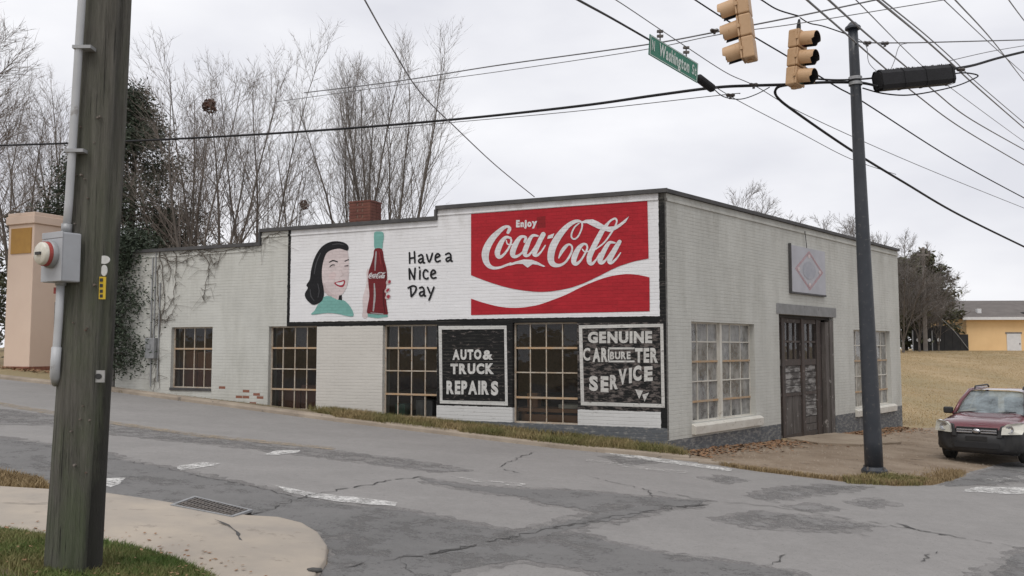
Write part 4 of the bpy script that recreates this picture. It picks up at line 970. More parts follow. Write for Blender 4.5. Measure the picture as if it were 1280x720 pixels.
mb = MB(); mb.tube([(6.95, -.06, 4.28), (6.9, -.04, 4.72)], .01, 6); mb.build('hanger', M_coping, sgn)

# --- things inside, seen through the glass
def inside(name, label, cat, boxes, m):
    o = MB()
    for b in boxes: o.box(*b)
    o = o.build(name, m, None, loc=(CX, CY, 0), rot=(0, 0, ROT_L)); bevel(o, .01); return tag(o, label, cat)
inside('board_screen', 'reddish brown boards standing behind the window with the sill nearest the electric box', 'board', [(-13.5, -12.9, .45, .50, .0, 1.58), (-12.88, -12.3, .46, .51, .0, 1.55), (-12.28, -11.85, .45, .50, .0, 1.35)], M_brown)
inside('board_screen', 'brown boards behind the tall window left of the blank pier', 'board', [(-10.2, -9.5, .5, .54, .0, .62), (-9.48, -8.6, .51, .55, .0, .72)], M_brown)
inside('workbench', 'brown wooden workbench behind the window between the black panels', 'workbench', [(-3.5, -1.8, .27, .9, .26, .34), (-3.4, -3.3, .45, .55, 0, .26), (-2.0, -1.9, .45, .55, 0, .26), (-3.3, -2.0, .38, .42, .0, .20)], M_wood)
inside('carton', 'pale flat carton on the workbench behind the window', 'carton', [(-2.5, -2.05, .40, .7, .342, .43)], M_card)
inside('carton', 'small brown carton standing on the left end of the workbench', 'carton', [(-3.25, -3.0, .42, .65, .342, .66)], M_wood)
inside('can', 'green container low behind the window left of the repairs panel', 'container', [(-6.62, -6.35, .36, .6, .0, .34)], M_greenj)
inside('carton', 'grey carton beside the green container behind the window', 'carton', [(-6.2, -5.75, .6, .95, .0, .42)], M_dgrey)
o = MB(); o.box(10.6, 13.2, .5, .53, -.1, 1.2); o.box(1.3, 2.3, .8, .85, -.1, 1.0); o = o.build('partition', M_card, bld, rot=(0, 0, ROT_R))

# ------------------------------------------------------------------ wooden utility pole with meter
def pole_wood():
    m, t, b = nodes_of('old_pole_wood'); b.inputs['Roughness'].default_value = .9; v = OBJ(t)
    gr = NOISE(t, v, 3.2, 8, .7, (9, 9, .45)); c = MIX(t, RAMP(t, gr, [(.35, 0), (.7, 1)]), (.068, .064, .053), (.165, .157, .132))
    sp = N(t, 'ShaderNodeSeparateXYZ'); t.links.new(v, sp.inputs[0])
    moss = MATH(t, 'MULTIPLY', RAMP(t, NOISE(t, v, 1.6, 6, .65, (2.2, 2.2, .7)), [(.40, 0), (.62, 1)]), RAMP(t, MATH(t, 'MULTIPLY', MATH(t, 'ADD', sp.outputs[2], .6), .2), [(0, .9), (.35, .75), (.75, .3)]))
    c = MIX(t, MATH(t, 'MULTIPLY', moss, .75), c, (.092, .118, .056))
    pale = RAMP(t, NOISE(t, v, 2.5, 7, .75, (14, 14, .35)), [(.60, 0), (.70, 1)]); c = MIX(t, MATH(t, 'MULTIPLY', pale, .4), c, (.25, .23, .20))
    ck = RAMP(t, NOISE(t, v, 4, 5, .6, (16, 16, .28)), [(.30, 1), (.37, 0)]); c = MIX(t, MATH(t, 'MULTIPLY', ck, .8), c, (.02, .018, .016))
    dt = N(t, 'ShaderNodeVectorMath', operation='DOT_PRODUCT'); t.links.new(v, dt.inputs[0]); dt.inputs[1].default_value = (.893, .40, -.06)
    dark_side = RAMP(t, MATH(t, 'ADD', MATH(t, 'MULTIPLY', dt.outputs['Value'], 2.5), MATH(t, 'MULTIPLY', NOISE(t, v, 2.2, 6, .7, (3, 3, .5)), .5)), [(.40, 0), (.50, 1)]); c = MIX(t, MATH(t, 'MULTIPLY', dark_side, .82), c, (.022, .020, .018))   # darker down one side, with a noisy edge
    t.links.new(c, b.inputs['Base Color']); BUMP(t, b, MATH(t, 'SUBTRACT', gr, MATH(t, 'MULTIPLY', ck, .8)), .05, 1.0); return m
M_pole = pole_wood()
PB = at(91, 703, 6.35); pole_top = at(135.5, 0, 6.35 + .05)
dirp = (pole_top - PB); slope_p = dirp / dirp.z
def pole_c(z): return PB + slope_p * (z - PB.z)
up_ = empty('utility_pole', PB); tag(up_, 'thick weathered wooden utility pole with green algae at the left edge', 'utility pole')
mb = MB(); n = 40; zs = [-.5, -.1, 0, .08, .25, .5, .8] + [1.2 + .5 * k for k in range(19)]
for zz in zs:
    r0 = .188 - .0052 * max(0, zz)
    for j in range(n):
        t = 2 * math.pi * j / n; a = math.degrees(t) % 360
        # a long split: a flat face towards the street, breaking back sharply on the right
        d = (a - 316 + 180) % 360 - 180
        ridge = .020 * math.exp(-(d / 9) ** 2) - .030 * math.exp(-((d - 20) / 11) ** 2)
        rr_ = r0 + ridge + .006 * math.sin(3 * t + zz * .7) + .004 * math.sin(7 * t + zz * 1.9) + .003 * math.sin(19 * t + zz * .4)
        c = slope_p * zz; mb.v.append((c.x + rr_ * math.cos(t), c.y + rr_ * math.sin(t), zz))
for k in range(len(zs) - 1):
    for j in range(n): q = k * n; j2 = (j + 1) % n; mb.f.append((q + j, q + j2, q + n + j2, q + n + j)); mb.m.append(0)
mb.f.append(tuple((len(zs) - 1) * n + j for j in range(n))); mb.m.append(0)
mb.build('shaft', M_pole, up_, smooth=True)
M_tagw = mat('white_tag', (.62, .62, .60), (.5, .5, .48), .5, 20)
M_tagy = mat('yellow_tag', (.60, .42, .02), (.5, .34, .02), .5, 20)
M_tagk = mat('tag_ink', (.03, .03, .03), None, .6, 20)
M_alu = mat('tag_aluminium', (.42, .42, .41), (.30, .30, .29), .45, 25, metal=.4)
YF = 6.15
def on_pole(px, py): P = at(px, py, YF); return P
def pole_surface_y(P):          # front of the shaft at that height and x
    c = pole_c(P.z); r0 = .188 - .0052 * max(0, P.z - PB.z); dx = P.x - c.x
    return c.y - math.sqrt(max(.001, (r0 + .012) ** 2 - dx * dx))
def pole_tag(px0, py0, px1, py1, m, name, oval=False):
    Y_ = YF
    for _ in range(6): c__ = at((px0 + px1) / 2, (py0 + py1) / 2, Y_); Y_ = pole_surface_y(c__)
    a = at(px0, py0, Y_); b = at(px1, py1, Y_); cx_, cz_ = (a.x + b.x) / 2, (a.z + b.z) / 2; w_, h_ = abs(b.x - a.x) / 2, abs(a.z - b.z) / 2
    y = pole_surface_y(Vector((cx_, 0, cz_))) - .012; mb = MB(); nn = 16
    pts = [(cx_ + math.cos(2*math.pi*k/nn) * w_, y, cz_ + math.sin(2*math.pi*k/nn) * h_) for k in range(nn)] if oval else [(cx_ - w_, y, cz_ - h_), (cx_ + w_, y, cz_ - h_), (cx_ + w_, y, cz_ + h_), (cx_ - w_, y, cz_ + h_)]
    mb.prism([tuple(Vector(p) - PB) for p in pts], (0, .012, 0)); return mb.build(name, m, up_, fix=True)
pole_tag(123.5, 319.5, 137, 330, M_tagw, 'number_tag', True); pole_tag(126.5, 331, 133.5, 345, M_tagw, 'number_tag', True); pole_tag(123, 346, 131.5, 374, M_tagy, 'number_tag')
for k, y in enumerate((350, 357, 364, 370)): o = pole_tag(125.5, y - 2, 129, y + 2, M_tagk, 'tag_digit'); o.location.y -= .004
pole_tag(116, 463, 130, 478, M_alu, 'metal_tag'); o = pole_tag(119, 467, 127, 474, M_tagk, 'tag_digit', True); o.location.y -= .004

# conduit and electric meter strapped to the pole
M_pvc = mat('grey_pvc', (.44, .45, .46), (.37, .38, .39), .5, 3, 4, spots=(.28, .27, .26), spot_scale=7)
M_box = mat('meter_box_grey', (.37, .385, .405), (.31, .32, .335), .45, 3, 4, .001, 30)
YM = 6.18
met = empty('electric_meter', at(76, 353, YM)); tag(met, 'grey electric meter with round glass dial and conduit on the wooden pole', 'electric meter'); MO = met.location.copy()
def mp_(px, py, dy=0): p = at(px, py, YM) - MO; return Vector((p.x, p.y + dy, p.z))
mb = MB(); mb.tube([mp_(112, -240), mp_(103, -10), mp_(94, 130), mp_(86, 255), mp_(83, 288)], .028, 12); mb.build('conduit', M_pvc, met, smooth=True)
mb = MB(); mb.tube([mp_(76, 350), mp_(73.5, 400), mp_(70.5, 438), mp_(69.5, 452)], .027, 12); mb.build('conduit', M_pvc, met, smooth=True)
mb = MB(); mb.tube([mp_(70.8, 434), mp_(69, 458), mp_(67, 470, .02), mp_(63.5, 479, .08)], [.033, .033, .034, .035], 12); mb.build('elbow', M_pvc, met, smooth=True)
mb = MB(); mb.tube([mp_(83.7, 280), mp_(83, 291)], .036, 12); mb.build('coupling', M_galv, met, smooth=True); mb = MB(); mb.tube([mp_(76.2, 350), mp_(75.8, 357)], .036, 12); mb.build('coupling', M_galv, met, smooth=True)
for (x_, y_) in ((89.5, 189), (99, 60)):
    mb = MB(); c = mp_(x_, y_); mb.box(c.x - .035, c.x + .10, c.y - .035, c.y + .05, c.z - .012, c.z + .012); mb.build('strap', M_galv, met)
ang = R(-32)     # box faces left of the camera
BC = mp_(78, 323, -.02); Rz = Matrix.Translation(BC) @ Matrix.Rotation(ang, 4, 'Z')
mb = MB(); mb.box(-.125, .125, -.065, .075, -.175, .175, M=Rz); o = mb.build('housing', M_box, met); bevel(o, .010)
mb = MB(); mb.box(-.130, .130, -.070, -.0652, .135, .18, M=Rz); mb.box(-.128, .128, -.069, -.0652, -.172, .130, M=Rz); o = mb.build('cover', M_box, met); bevel(o, .004)
M_dial = mat('meter_face', (.62, .60, .52), (.5, .47, .4), .4, 30)
M_redl = mat('meter_red', (.36, .05, .04), (.28, .05, .04), .5, 10)
M_dome = glass('meter_glass', .25, (.55, .52, .46), rough=.05)
T_ = Rz @ Matrix.Translation((-.0, -.07, .02)) @ Matrix.Rotation(R(90), 4, 'X')
mb = MB(); mb.lathe([(.098, -.005), (.100, .02), (.090, .035)], 24, M=T_); mb.build('ring', M_galv, met, smooth=True)
mb = MB(); mb.lathe([(.088, .03), (.087, .058)], 24, M=T_, capt=True); mb.build('lower_band', M_redl, met, smooth=False)
mb = MB(); mb.lathe([(.082, .059), (.080, .078), (.070, .088), (.001, .091)], 24, M=T_); mb.build('dial', M_dial, met, smooth=True)
mb = MB(); mb.box(-.03, .03, -.173, -.1615, .01, .03, M=Rz); mb.build('register', M_tagk, met)
mb = MB(); c = mp_(70, 362); mb.box(c.x - .012, c.x + .012, c.y - .01, c.y + .01, c.z - .03, c.z + .015); mb.build('seal', M_redl, met)

# ------------------------------------------------------------------ storm drain grate
M_iron = mat('cast_iron', (.10, .092, .085), (.15, .13, .115), .75, 9, 4, metal=.2)
gq = [gp(*p, .045) for p in ((217, 634), (243, 624.5), (312, 641), (290, 648.5))]
dg = empty('drain_grate', gq[0]); tag(dg, 'rectangular iron storm drain grate set in the sidewalk edge', 'drain grate')
def gpt(a, b, dz=0): p = (gq[0] * (1-a) + gq[3] * a) * (1-b) + (gq[1] * (1-a) + gq[2] * a) * b; return p - gq[0] + Vector((0, 0, dz))
def gbar(a0, a1, b0, b1, dz0, dz1, m, name):
    mb = MB(); lo = [gpt(a0, b0, dz0), gpt(a1, b0, dz0), gpt(a1, b1, dz0), gpt(a0, b1, dz0)]; mb.prism(lo, (0, 0, dz1 - dz0)); return mb.build(name, m, dg, fix=True)
gbar(-.02, 1.02, -.04, 1.04, -.02, .012, M_dark, 'pit')
for q in ((-.03, 1.03, -.08, -.005), (-.03, 1.03, 1.005, 1.08), (-.03, .015, 0, 1), (.985, 1.03, 0, 1), (.015, .985, .30, .36), (.015, .985, .64, .70)): gbar(*q, .0122, .034, M_galv if q[3] < 0 or q[2] > 1 or q[1] - q[0] < .1 else M_iron, 'frame' if q[3] < 0 or q[2] > 1 or q[1] - q[0] < .1 else 'crossbar')
for k in range(15): a = .04 + k * .063; gbar(a, a + .030, .005, .995, .0124, .031, M_iron, 'bar')

# ------------------------------------------------------------------ dark steel pole, signals, sign, cables
M_spole = mat('dark_steel_paint', (.022, .026, .033), (.034, .038, .046), .45, 3, 5, .001, 60, spots=(.09, .085, .08), spot_scale=12)
SB = gp(1093, 592); ST = at(1066, 36, SB.y - .1)
sp_ = empty('steel_pole', SB); tag(sp_, 'dark round steel signal pole standing in the dirt lot edge', 'pole')
v = ST - SB; mb = MB(); K = 14; mb.tube([v * (k / K) - Vector((0, 0, .1 if k == 0 else 0)) for k in range(K + 1)], [.166 - .078 * k / K for k in range(K + 1)], 16); mb.build('shaft', M_spole, sp_, smooth=True)
mb = MB(); mb.lathe([(.23, -.08), (.23, .07), (.20, .10), (.17, .13)], 20, capt=True); mb.build('base_collar', M_spole, sp_)
mb = MB(); mb.lathe([(.10, -.02), (.145, -.01), (.145, .03), (.11, .06), (.06, .12), (.02, .14)], 14, M=Matrix.Translation(v), capt=True, capb=True); mb.build('cap', M_spole, sp_)
for k, zf in enumerate((.885, .873)):
    mb = MB(); c = v * zf; mb.lathe([(.118, -.03), (.125, -.03), (.125, .03), (.118, .03)], 16, M=Matrix.Translation(c)); mb.build('band', M_galv, sp_)
for k in range(4):
    mb = MB(); a = k * math.pi / 2 + .6; mb.tube([(math.cos(a) * .205, math.sin(a) * .205, .05), (math.cos(a) * .205, math.sin(a) * .205, .14)], .02, 6); mb.build('bolt', M_iron, sp_)

M_sig = mat('signal_yellow', (.50, .325, .185), (.45, .285, .155), .55, 3, 5, .001, 30, spots=(.36, .20, .09), spot_scale=7)
M_sigk = mat('signal_black', (.015, .015, .016), None, .6, 5)
lens_m = []
for nme, c in (('red_lens', (.10, .012, .01)), ('amber_lens', (.11, .06, .01)), ('green_lens', (.012, .06, .045))): lens_m.append(mat(nme, c, None, .15, 3))
def signal(label, px, py_top, py_bot, px_bot, Y, yaw, scale=1, tiltx=0, grp='hanging traffic signals'):
    """front of the head faces local -Y; origin at the top"""
    T0 = at(px, py_top, Y); B0 = at(px_bot, py_bot, Y); H = (T0 - B0).length; e = empty('traffic_signal', T0); tag(e, label, 'traffic signal', grp)
    zax = (T0 - B0).normalized(); yax = Vector((math.sin(yaw), math.cos(yaw), 0)); xax = yax.cross(zax).normalized(); yax = zax.cross(xax)
    e.rotation_euler = Matrix((xax, yax, zax)).transposed().to_euler()
    sh = H / 3; w2 = sh * .49
    for k in range(3):
        z1 = -k * sh - .004; z0 = -(k + 1) * sh + .004
        mb = MB(); mb.box(-w2, w2, 0, sh * .52, z0, z1); o = mb.build('section', M_sig, e); bevel(o, .03, 3)
        mb = MB(); mb.box(-w2 * 1.02, w2 * 1.02, -.035, -.001, z0 + .012, z1 - .012); d = mb.build('door', M_sig, e); bevel(d, .012)
        zc = (z0 + z1) / 2; rv = sh * .42; L = sh * .78; nn = 28; mb = MB(); ring = []
        for i in range(nn + 1):       # tunnel visor with the underside cut back
            a = R(-62) + (R(304)) * i / nn; cut = L * (1 if math.sin(a) > -.3 else .82)
            ring.append(((rv * math.cos(a), -.035, zc + rv * math.sin(a)), (rv * .94 * math.cos(a), -.035 - cut, zc + rv * .94 * math.sin(a) - L * .10),
                         (rv * .90 * math.cos(a), -.035 - cut, zc + rv * .90 * math.sin(a) - L * .10), (rv * .95 * math.cos(a), -.036, zc + rv * .95 * math.sin(a))))
        for p, q in zip(ring[:-1], ring[1:]):
            mb.quad(p[0], p[1], q[1], q[0], 0); mb.quad(p[1], p[2], q[2], q[1], 0); mb.quad(p[2], p[3], q[3], q[2], 1)
        mb.build('visor', [M_sig, M_sigk], e, smooth=False)
        mb = MB(); mb.lathe([(rv * .93, 0), (rv * .6, .03), (.001, .04)], 20, M=Matrix.Translation((0, -.036, zc)) @ Matrix.Rotation(R(90), 4, 'X')); mb.build('lens', lens_m[k], e, smooth=True)
        for s in (-1, 1):
            mb = MB(); mb.box(s * w2 - .02, s * w2 + .02, -.03, .02, zc - .03, zc + .03); mb.build('hinge', M_sig, e)
    mb = MB(); mb.tube([(0, sh * .2, 0), (0, sh * .2, .10), (0, sh * .2, .22)], [.045, .04, .02], 8); mb.build('hanger', M_sigk, e)
    mb = MB(); mb.lathe([(.06, -3 * sh - .03), (.05, -3 * sh), (.02, -3*sh + .01)], 10, M=Matrix.Translation((0, sh * .24, 0)), capb=True); mb.build('bottom_plug', M_sig, e)
    return e
signal('tan traffic signal with visors pointing left, left of the pair', 921, -5, 77, 931, 15.2, R(115))
signal('tan traffic signal with visors pointing right, beside the dark steel pole', 1002.5, 38, 108, 998, 15.4, R(-45))

# --- hanging street name sign
M_sgreen = mat('sign_green', (.022, .165, .105), (.03, .19, .125), .45, 2)
M_swhite = mat('sign_white', (.56, .62, .58), (.50, .56, .52), .45, 5)
YS0, YS1 = 13.6, 14.5
q = [at(812.5, 42.5, YS0), at(872.5, 77, YS1), at(871.5, 103.5, YS1), at(811, 68, YS0)]
ss = empty('street_sign', q[3]); tag(ss, 'green street name sign hanging tilted from the wires', 'street sign')
ex = (q[2] - q[3]); ez = (q[0] - q[3]); nrm = ex.cross(ez).normalized(); nrm = nrm if nrm.y < 0 else -nrm
def sg(a, b, d=0): return ex * a + ez * b + nrm * d
mb = MB(); mb.prism([sg(0, 0), sg(1, 0), sg(1, 1), sg(0, 1)], -nrm * .012); mb.build('plate', M_sgreen, ss, fix=True)
mb = MB()
for a0, a1, b0, b1 in ((.012, .988, .03, .065), (.012, .988, .935, .97), (.012, .024, .065, .935), (.976, .988, .065, .935)): mb.quad(sg(a0, b0, .004), sg(a1, b0, .004), sg(a1, b1, .004), sg(a0, b1, .004))
mb.build('border', M_swhite, ss)
def on_sign(text, a0, a1, b0, b1, bold=.03):
    mb = MB(); gs = [glyph(c, bold) for c in text]; gap = .07; tot = sum(g_[2][0] for g_ in gs) + gap * (len(text) - 1); x = 0
    lo = min(g_[3][1] for g_ in gs if True); hi = max(g_[3][1] + g_[2][1] for g_ in gs)
    for g_ in gs:
        i = len(mb.v)
        for u_, v_ in g_[0]:
            X = a0 + (a1 - a0) * (x + u_ * g_[2][0]) / tot; Yv = b0 + (b1 - b0) * ((g_[3][1] + v_ * g_[2][1]) - 0) / (.72); mb.v.append(tuple(sg(X, Yv, .006)))
        for f in g_[1]: mb.f.append(tuple(i + k for k in f)); mb.m.append(0)
        x += g_[2][0] + gap
    return mb.build('lettering', M_swhite, ss)
on_sign('N', .045, .10, .30, .80, .02); on_sign('Washington', .19, .81, .26, .86, .035); on_sign('St', .87, .96, .30, .80, .02)
M_cable = mat('black_cable', (.013, .013, .014), (.02, .02, .022), .6, 4, spec=.25)
M_wire = mat('grey_wire', (.12, .12, .125), (.17, .17, .175), .5, 4)
for a in (.2, .74):
    mb = MB(); p = sg(a, 1, 0); mb.tube([p, p + Vector((0, 0, .16))], .012, 6); mb.box(p.x - .05, p.x + .05, p.y - .025, p.y + .025, p.z + .05, p.z + .085); mb.box(p.x - .05, p.x + .05, p.y - .025, p.y + .025, p.z + .13, p.z + .165); mb.build('clamp', M_iron, ss)

# --- cable closures
def closure(name, label, a, b, r, n=14, boxy=False):
    e = empty(name, a); tag(e, label, 'cable closure'); d = b - a; mb = MB()
    if boxy:
        z = Vector((0, 0, 1)); z = (z - d.normalized() * z.dot(d.normalized())).normalized(); s = d.cross(z).normalized()
        prof = [(-.5, -1), (.5, -1), (.72, -.6), (.72, .55), (.4, .95), (-.4, .95), (-.72, .55), (-.72, -.6)]
        ring = lambda t, k: [d * t + s * (x * r * k) + z * (y * r * k) for x, y in prof]
        rs = [ring(0, .82), ring(.02, 1), ring(.98, 1), ring(1, .82)]; i = 0
        for R_ in rs: mb.v += [tuple(p) for p in R_]
        for k in range(3):
            for j in range(8): mb.f.append((k*8+j, k*8+(j+1) % 8, k*8+8+(j+1) % 8, k*8+8+j)); mb.m.append(0)
        mb.f.append(tuple(range(8))); mb.f.append(tuple(range(24, 32))); mb.m += [0, 0]
        mb.build('shell', M_cable, e, fix=True)
        for t in (.0, .3, .6, .97):
            m2 = MB(); A = ring(t, 1.05); B = ring(t + .03, 1.05)
            for j in range(8): m2.quad(A[j], A[(j+1) % 8], B[(j+1) % 8], B[j])
            m2.build('rib', M_cable, e, fix=True)
        M_lichen = mat('lichen_dust', (.13, .125, .115), (.05, .05, .05), .95, 30)
        m2 = MB(); g2 = random.Random(4); 
        for _ in range(260):
            c = d * g2.uniform(.03, .97) + s * (g2.uniform(-.36, .36) * r) + z * (r * .96); a_ = g2.random() * 6.28; sz = g2.uniform(.006, .02)
            e1 = (d.normalized() * math.cos(a_) + s * math.sin(a_)) * sz; m2.tri(c - e1, c + e1, c + z * sz * 1.6)
        stuff(m2.build('debris', M_lichen, e))
    else:
        u = [d * t for t in (0, .06, .1, .9, .94, 1)]; mb.tube(u, [r * .5, r * .8, r, r, r * .8, r * .5], n); mb.build('shell', M_cable, e, smooth=False)
    return e
YX = 16.0
closure('cable_closure', 'large black cable closure hanging right of the dark steel pole', at(1097, 101, YX), at(1187, 93, YX + .5), .19, boxy=True)
closure('cable_closure', 'small dark sleeve on the cable below the green street sign', at(871, 96, 14.6), at(892, 112, 14.9), .075)

# --- cables
def cable(label, pts, px_w, m=None, name='cable', cat='cable', grp=None, sub=8):
    P = [tuple(at(x, y, Y)) for x, y, Y in pts]; C_ = catmull(P, sub) if len(P) > 2 else P
    for e_, n_, k_ in ((0, 1, 0), (-1, -2, len(C_) + 1)):      # carry on past the edge of the view
        x_, y_ = pts[e_][:2]
        if x_ < 0 or x_ > 1280 or y_ < 0:
            a_, b_ = Vector(C_[-1 if e_ else 0]), Vector(C_[-2 if e_ else 1]); q_ = tuple(a_ + (a_ - b_).normalized() * 14)
            C_ = C_ + [q_] if e_ else [q_] + C_
    rad = [max(.003, px_w * p[1] / FPX / 2) if False else None for p in C_]
    rr_ = px_w * sum(y for _, _, y in pts) / len(pts) / FPX / 2
    mb = MB(); o0 = Vector(C_[0]); mb.tube([Vector(p) - o0 for p in C_], rr_, 6); o = mb.build(name, m or M_cable, None, smooth=True, loc=o0); tag(o, label, cat, grp); return o
G_ = 'overhead cables'
cable('thick black cable sagging from the left edge past the trees to the signals', [(-60, 186, 25), (0, 182, 24), (170, 176, 22.5), (370, 165, 20.8), (560, 150, 19), (720, 133, 17.3), (820, 119, 16.2), (893, 109.5, 15.6), (940, 107, 15.5), (990, 105.5, 15.6), (1030, 103, 16), (1075, 103.5, 16.3), (1098, 108, 16)], 3.2, grp=G_)
cable('thin wire just under the thick cable left of the street sign', [(480, 161, 20), (560, 153.5, 19), (720, 139, 17.3), (900, 119, 15.7), (925, 117, 15.6)], 1.0, M_wire, grp=G_)
cable('upper black lead from the steel pole to the large cable closure', [(1018, 98.5, 15.8), (1045, 100, 16), (1075, 99, 16.3), (1098, 97, 16)], 2.4, grp=G_)
cable('thick cable running from the large closure to the right edge', [(1185, 87, 16.5), (1215, 82, 17), (1250, 72, 17.6), (1300, 60, 18.5)], 3.6, grp=G_)
cable('thin strand just above the cable right of the large closure', [(1187, 76, 16.5), (1240, 64, 17.3), (1300, 54, 18.5)], 1.0, M_wire, grp=G_)
cable('slack black loop hanging below the large cable closure', [(1078, 110, 16.2), (1105, 117, 16.1), (1140, 118.5, 16.1), (1190, 109, 16.4), (1216, 99, 16.6), (1222, 94, 16.6), (1205, 91, 16.5), (1187, 93, 16.5)], 1.8, grp=G_)
cable('thick black cable dropping from the signals across the steel pole to the right edge', [(985, 106, 15.7), (971, 110, 15.8), (972, 122, 16), (1000, 144, 16.6), (1066, 189, 18.2), (1130, 228, 20), (1200, 269, 22.5), (1300, 318, 26)], 3.0, grp=G_)
cable('grey wire sloping from overhead down to the mural wall roof', [(440, -30, 7.5), (456, 0, 8.6), (490, 60, 10.6), (525, 115, 12.5), (570, 160, 14.5), (620, 207, 16.6), (668, 246, 18.55)], 1.7, M_wire, grp=G_)
cable('thick black cable from the top edge to the street sign', [(690, -20, 9), (723, 0, 10.2), (765, 23, 11.8), (812, 50, 13.6)], 3.0, grp=G_)
cable('thin wire from the top edge carrying the street sign clamps', [(730, -22, 11), (770, 0, 12), (824, 36, 13.6), (857, 58, 14.2), (908, 91, 15), (945, 108, 15.6), (1000, 140, 17), (1100, 186, 19.5), (1190, 224, 22), (1300, 268, 26)], 1.0, M_wire, grp=G_)
cable('lower thin wire running from below the signals to the right edge', [(880, 100, 15.2), (925, 127, 16), (1000, 166, 17.5), (1062, 198, 19), (1120, 218, 20)], .9, M_wire, grp=G_)
cable('upper span wire from the treetops to the top edge over the signals', [(380, 116, 24), (500, 101, 22), (620, 82, 20), (800, 57, 17.5), (895, 40, 15.8), (998, 20, 15.4), (1094, 0, 15.3), (1170, -16, 15.2)], 1.7, M_wire, grp=G_)
cable('second span wire just below the upper one over the signals', [(340, 128, 24), (500, 106, 22), (620, 90, 20), (800, 63, 17.5), (900, 43, 15.8), (1000, 29, 15.4), (1179, 0, 15.3), (1260, -14, 15.3)], 1.0, M_wire, grp=G_)
cable('signal lead from the top edge down to the right signal hanger', [(930, -14, 14.6), (952, 0, 14.8), (972, 12, 15.1), (998, 20, 15.3)], 1.9, grp=G_)
cable('signal lead from the right signal hanger to the steel pole top', [(1000, 22, 15.4), (1012, 29, 15.6), (1030, 33, 15.9), (1062, 44, 16.3)], 1.5, grp=G_)
cable('dark wire crossing between the two signals toward the steel pole foot', [(860, -6, 15.6), (900, 20, 15.9), (941, 45, 16.1), (990, 74, 16.3), (1045, 108, 16.6), (1080, 128, 17.3), (1193, 200, 20.5), (1300, 258, 24.5)], 1.7, grp=G_)
cable('left most of the bundle of wires behind the large closure', [(990, -18, 11), (1009, 0, 12), (1055, 40, 15), (1107, 86, 19), (1145, 118, 22), (1205, 162, 26.5), (1300, 218, 33)], 1.9, M_wire, grp=G_)
cable('second wire of the bundle behind the large closure', [(1016, -18, 11), (1036, 0, 12), (1085, 44, 15.4), (1132, 83, 19), (1168, 114, 22), (1215, 150, 26), (1300, 198, 33)], 1.9, M_wire, grp=G_)
cable('thinnest wire of the bundle behind the large closure', [(1052, -18, 11), (1070, 0, 12), (1148, 78, 19), (1190, 111, 22), (1273, 172, 30), (1300, 190, 33)], .9, M_wire, grp=G_)
cable('left of the twin wires passing over the right end of the closure', [(1078, -16, 11), (1097, 0, 12), (1150, 44, 16), (1187, 77, 19), (1218, 106, 22), (1280, 160, 29), (1310, 184, 33)], 2.0, M_wire, grp=G_)
cable('right of the twin wires passing over the right end of the closure', [(1084, -16, 11.3), (1103, 0, 12.3), (1155, 42, 16.3), (1192, 75, 19.3), (1222, 104, 22.3), (1283, 156, 29.3), (1310, 178, 33.3)], 1.3, M_wire, grp=G_)
cable('thin wire high right, left of two that cross the corner', [(1160, -18, 12), (1180, 0, 13), (1235, 52, 18), (1280, 92, 24), (1310, 116, 29)], 1.0, M_wire, grp=G_)
cable('wire high right, right of two that cross the corner', [(1178, -18, 12), (1194, 0, 13), (1240, 50, 18), (1280, 101, 25), (1310, 136, 30)], 1.4, M_wire, grp=G_)
cable('short wire cutting the upper right corner', [(1250, -16, 12), (1261, 0, 13), (1282, 28, 16), (1310, 62, 21)], 1.4, M_wire, grp=G_)
cable('nearly level wire from the steel pole top to the right edge', [(1066, 48, 16.3), (1080, 53, 16.4), (1134, 53.5, 17), (1180, 52.5, 17.5), (1310, 49, 19)], 1.6, M_wire, grp=G_)
cable('thin jumper hanging from the level wire to the large closure', [(1134, 54, 17), (1124, 58, 16.8), (1118, 76, 16.5), (1112, 90, 16.3)], 1.0, M_wire, grp=G_)
cable('thin slack jumper beside the steel pole head', [(1072, 48, 16.3), (1083, 58, 16.3), (1086, 78, 16.3), (1098, 91, 16.2)], .9, M_wire, grp=G_)
cable('short slack loop under the junction right of the street sign', [(893, 112, 15.6), (905, 121, 15.6), (925, 124, 15.6), (945, 118, 15.6), (962, 109, 15.6)], 1.3, grp=G_)
M_ins = mat('insulator', (.05, .04, .035), None, .3, 4)
for k, (x_, y_, Y_, lb) in enumerate([(893, 38, 15.8, 'small clamp pair on the span wires left of the left signal'), (942, 106, 15.5, 'small dark clamp on the thick cable between sign and right signal'), (913, 119, 15.6, 'small dark clamp below the junction right of the street sign'), (1084, 53.5, 16.4, 'left insulator on the level wire beside the steel pole'), (1106, 54, 16.7, 'right insulator on the level wire beside the steel pole'), (1201, 87, 16.7, 'clamp on the cable at the right end of the closure')]):
    p = at(x_, y_, Y_); mb = MB(); mb.tube([(-.08, 0, 0), (-.05, 0, 0), (0, 0, 0), (.05, 0, 0), (.08, 0, 0)], [.02, .04, .028, .04, .02], 8); mb.box(-.02, .02, -.02, .02, -.07, .0); tag(mb.build('cable_clamp', M_ins, None, loc=p), lb, 'clamp', 'clamps on the overhead cables')

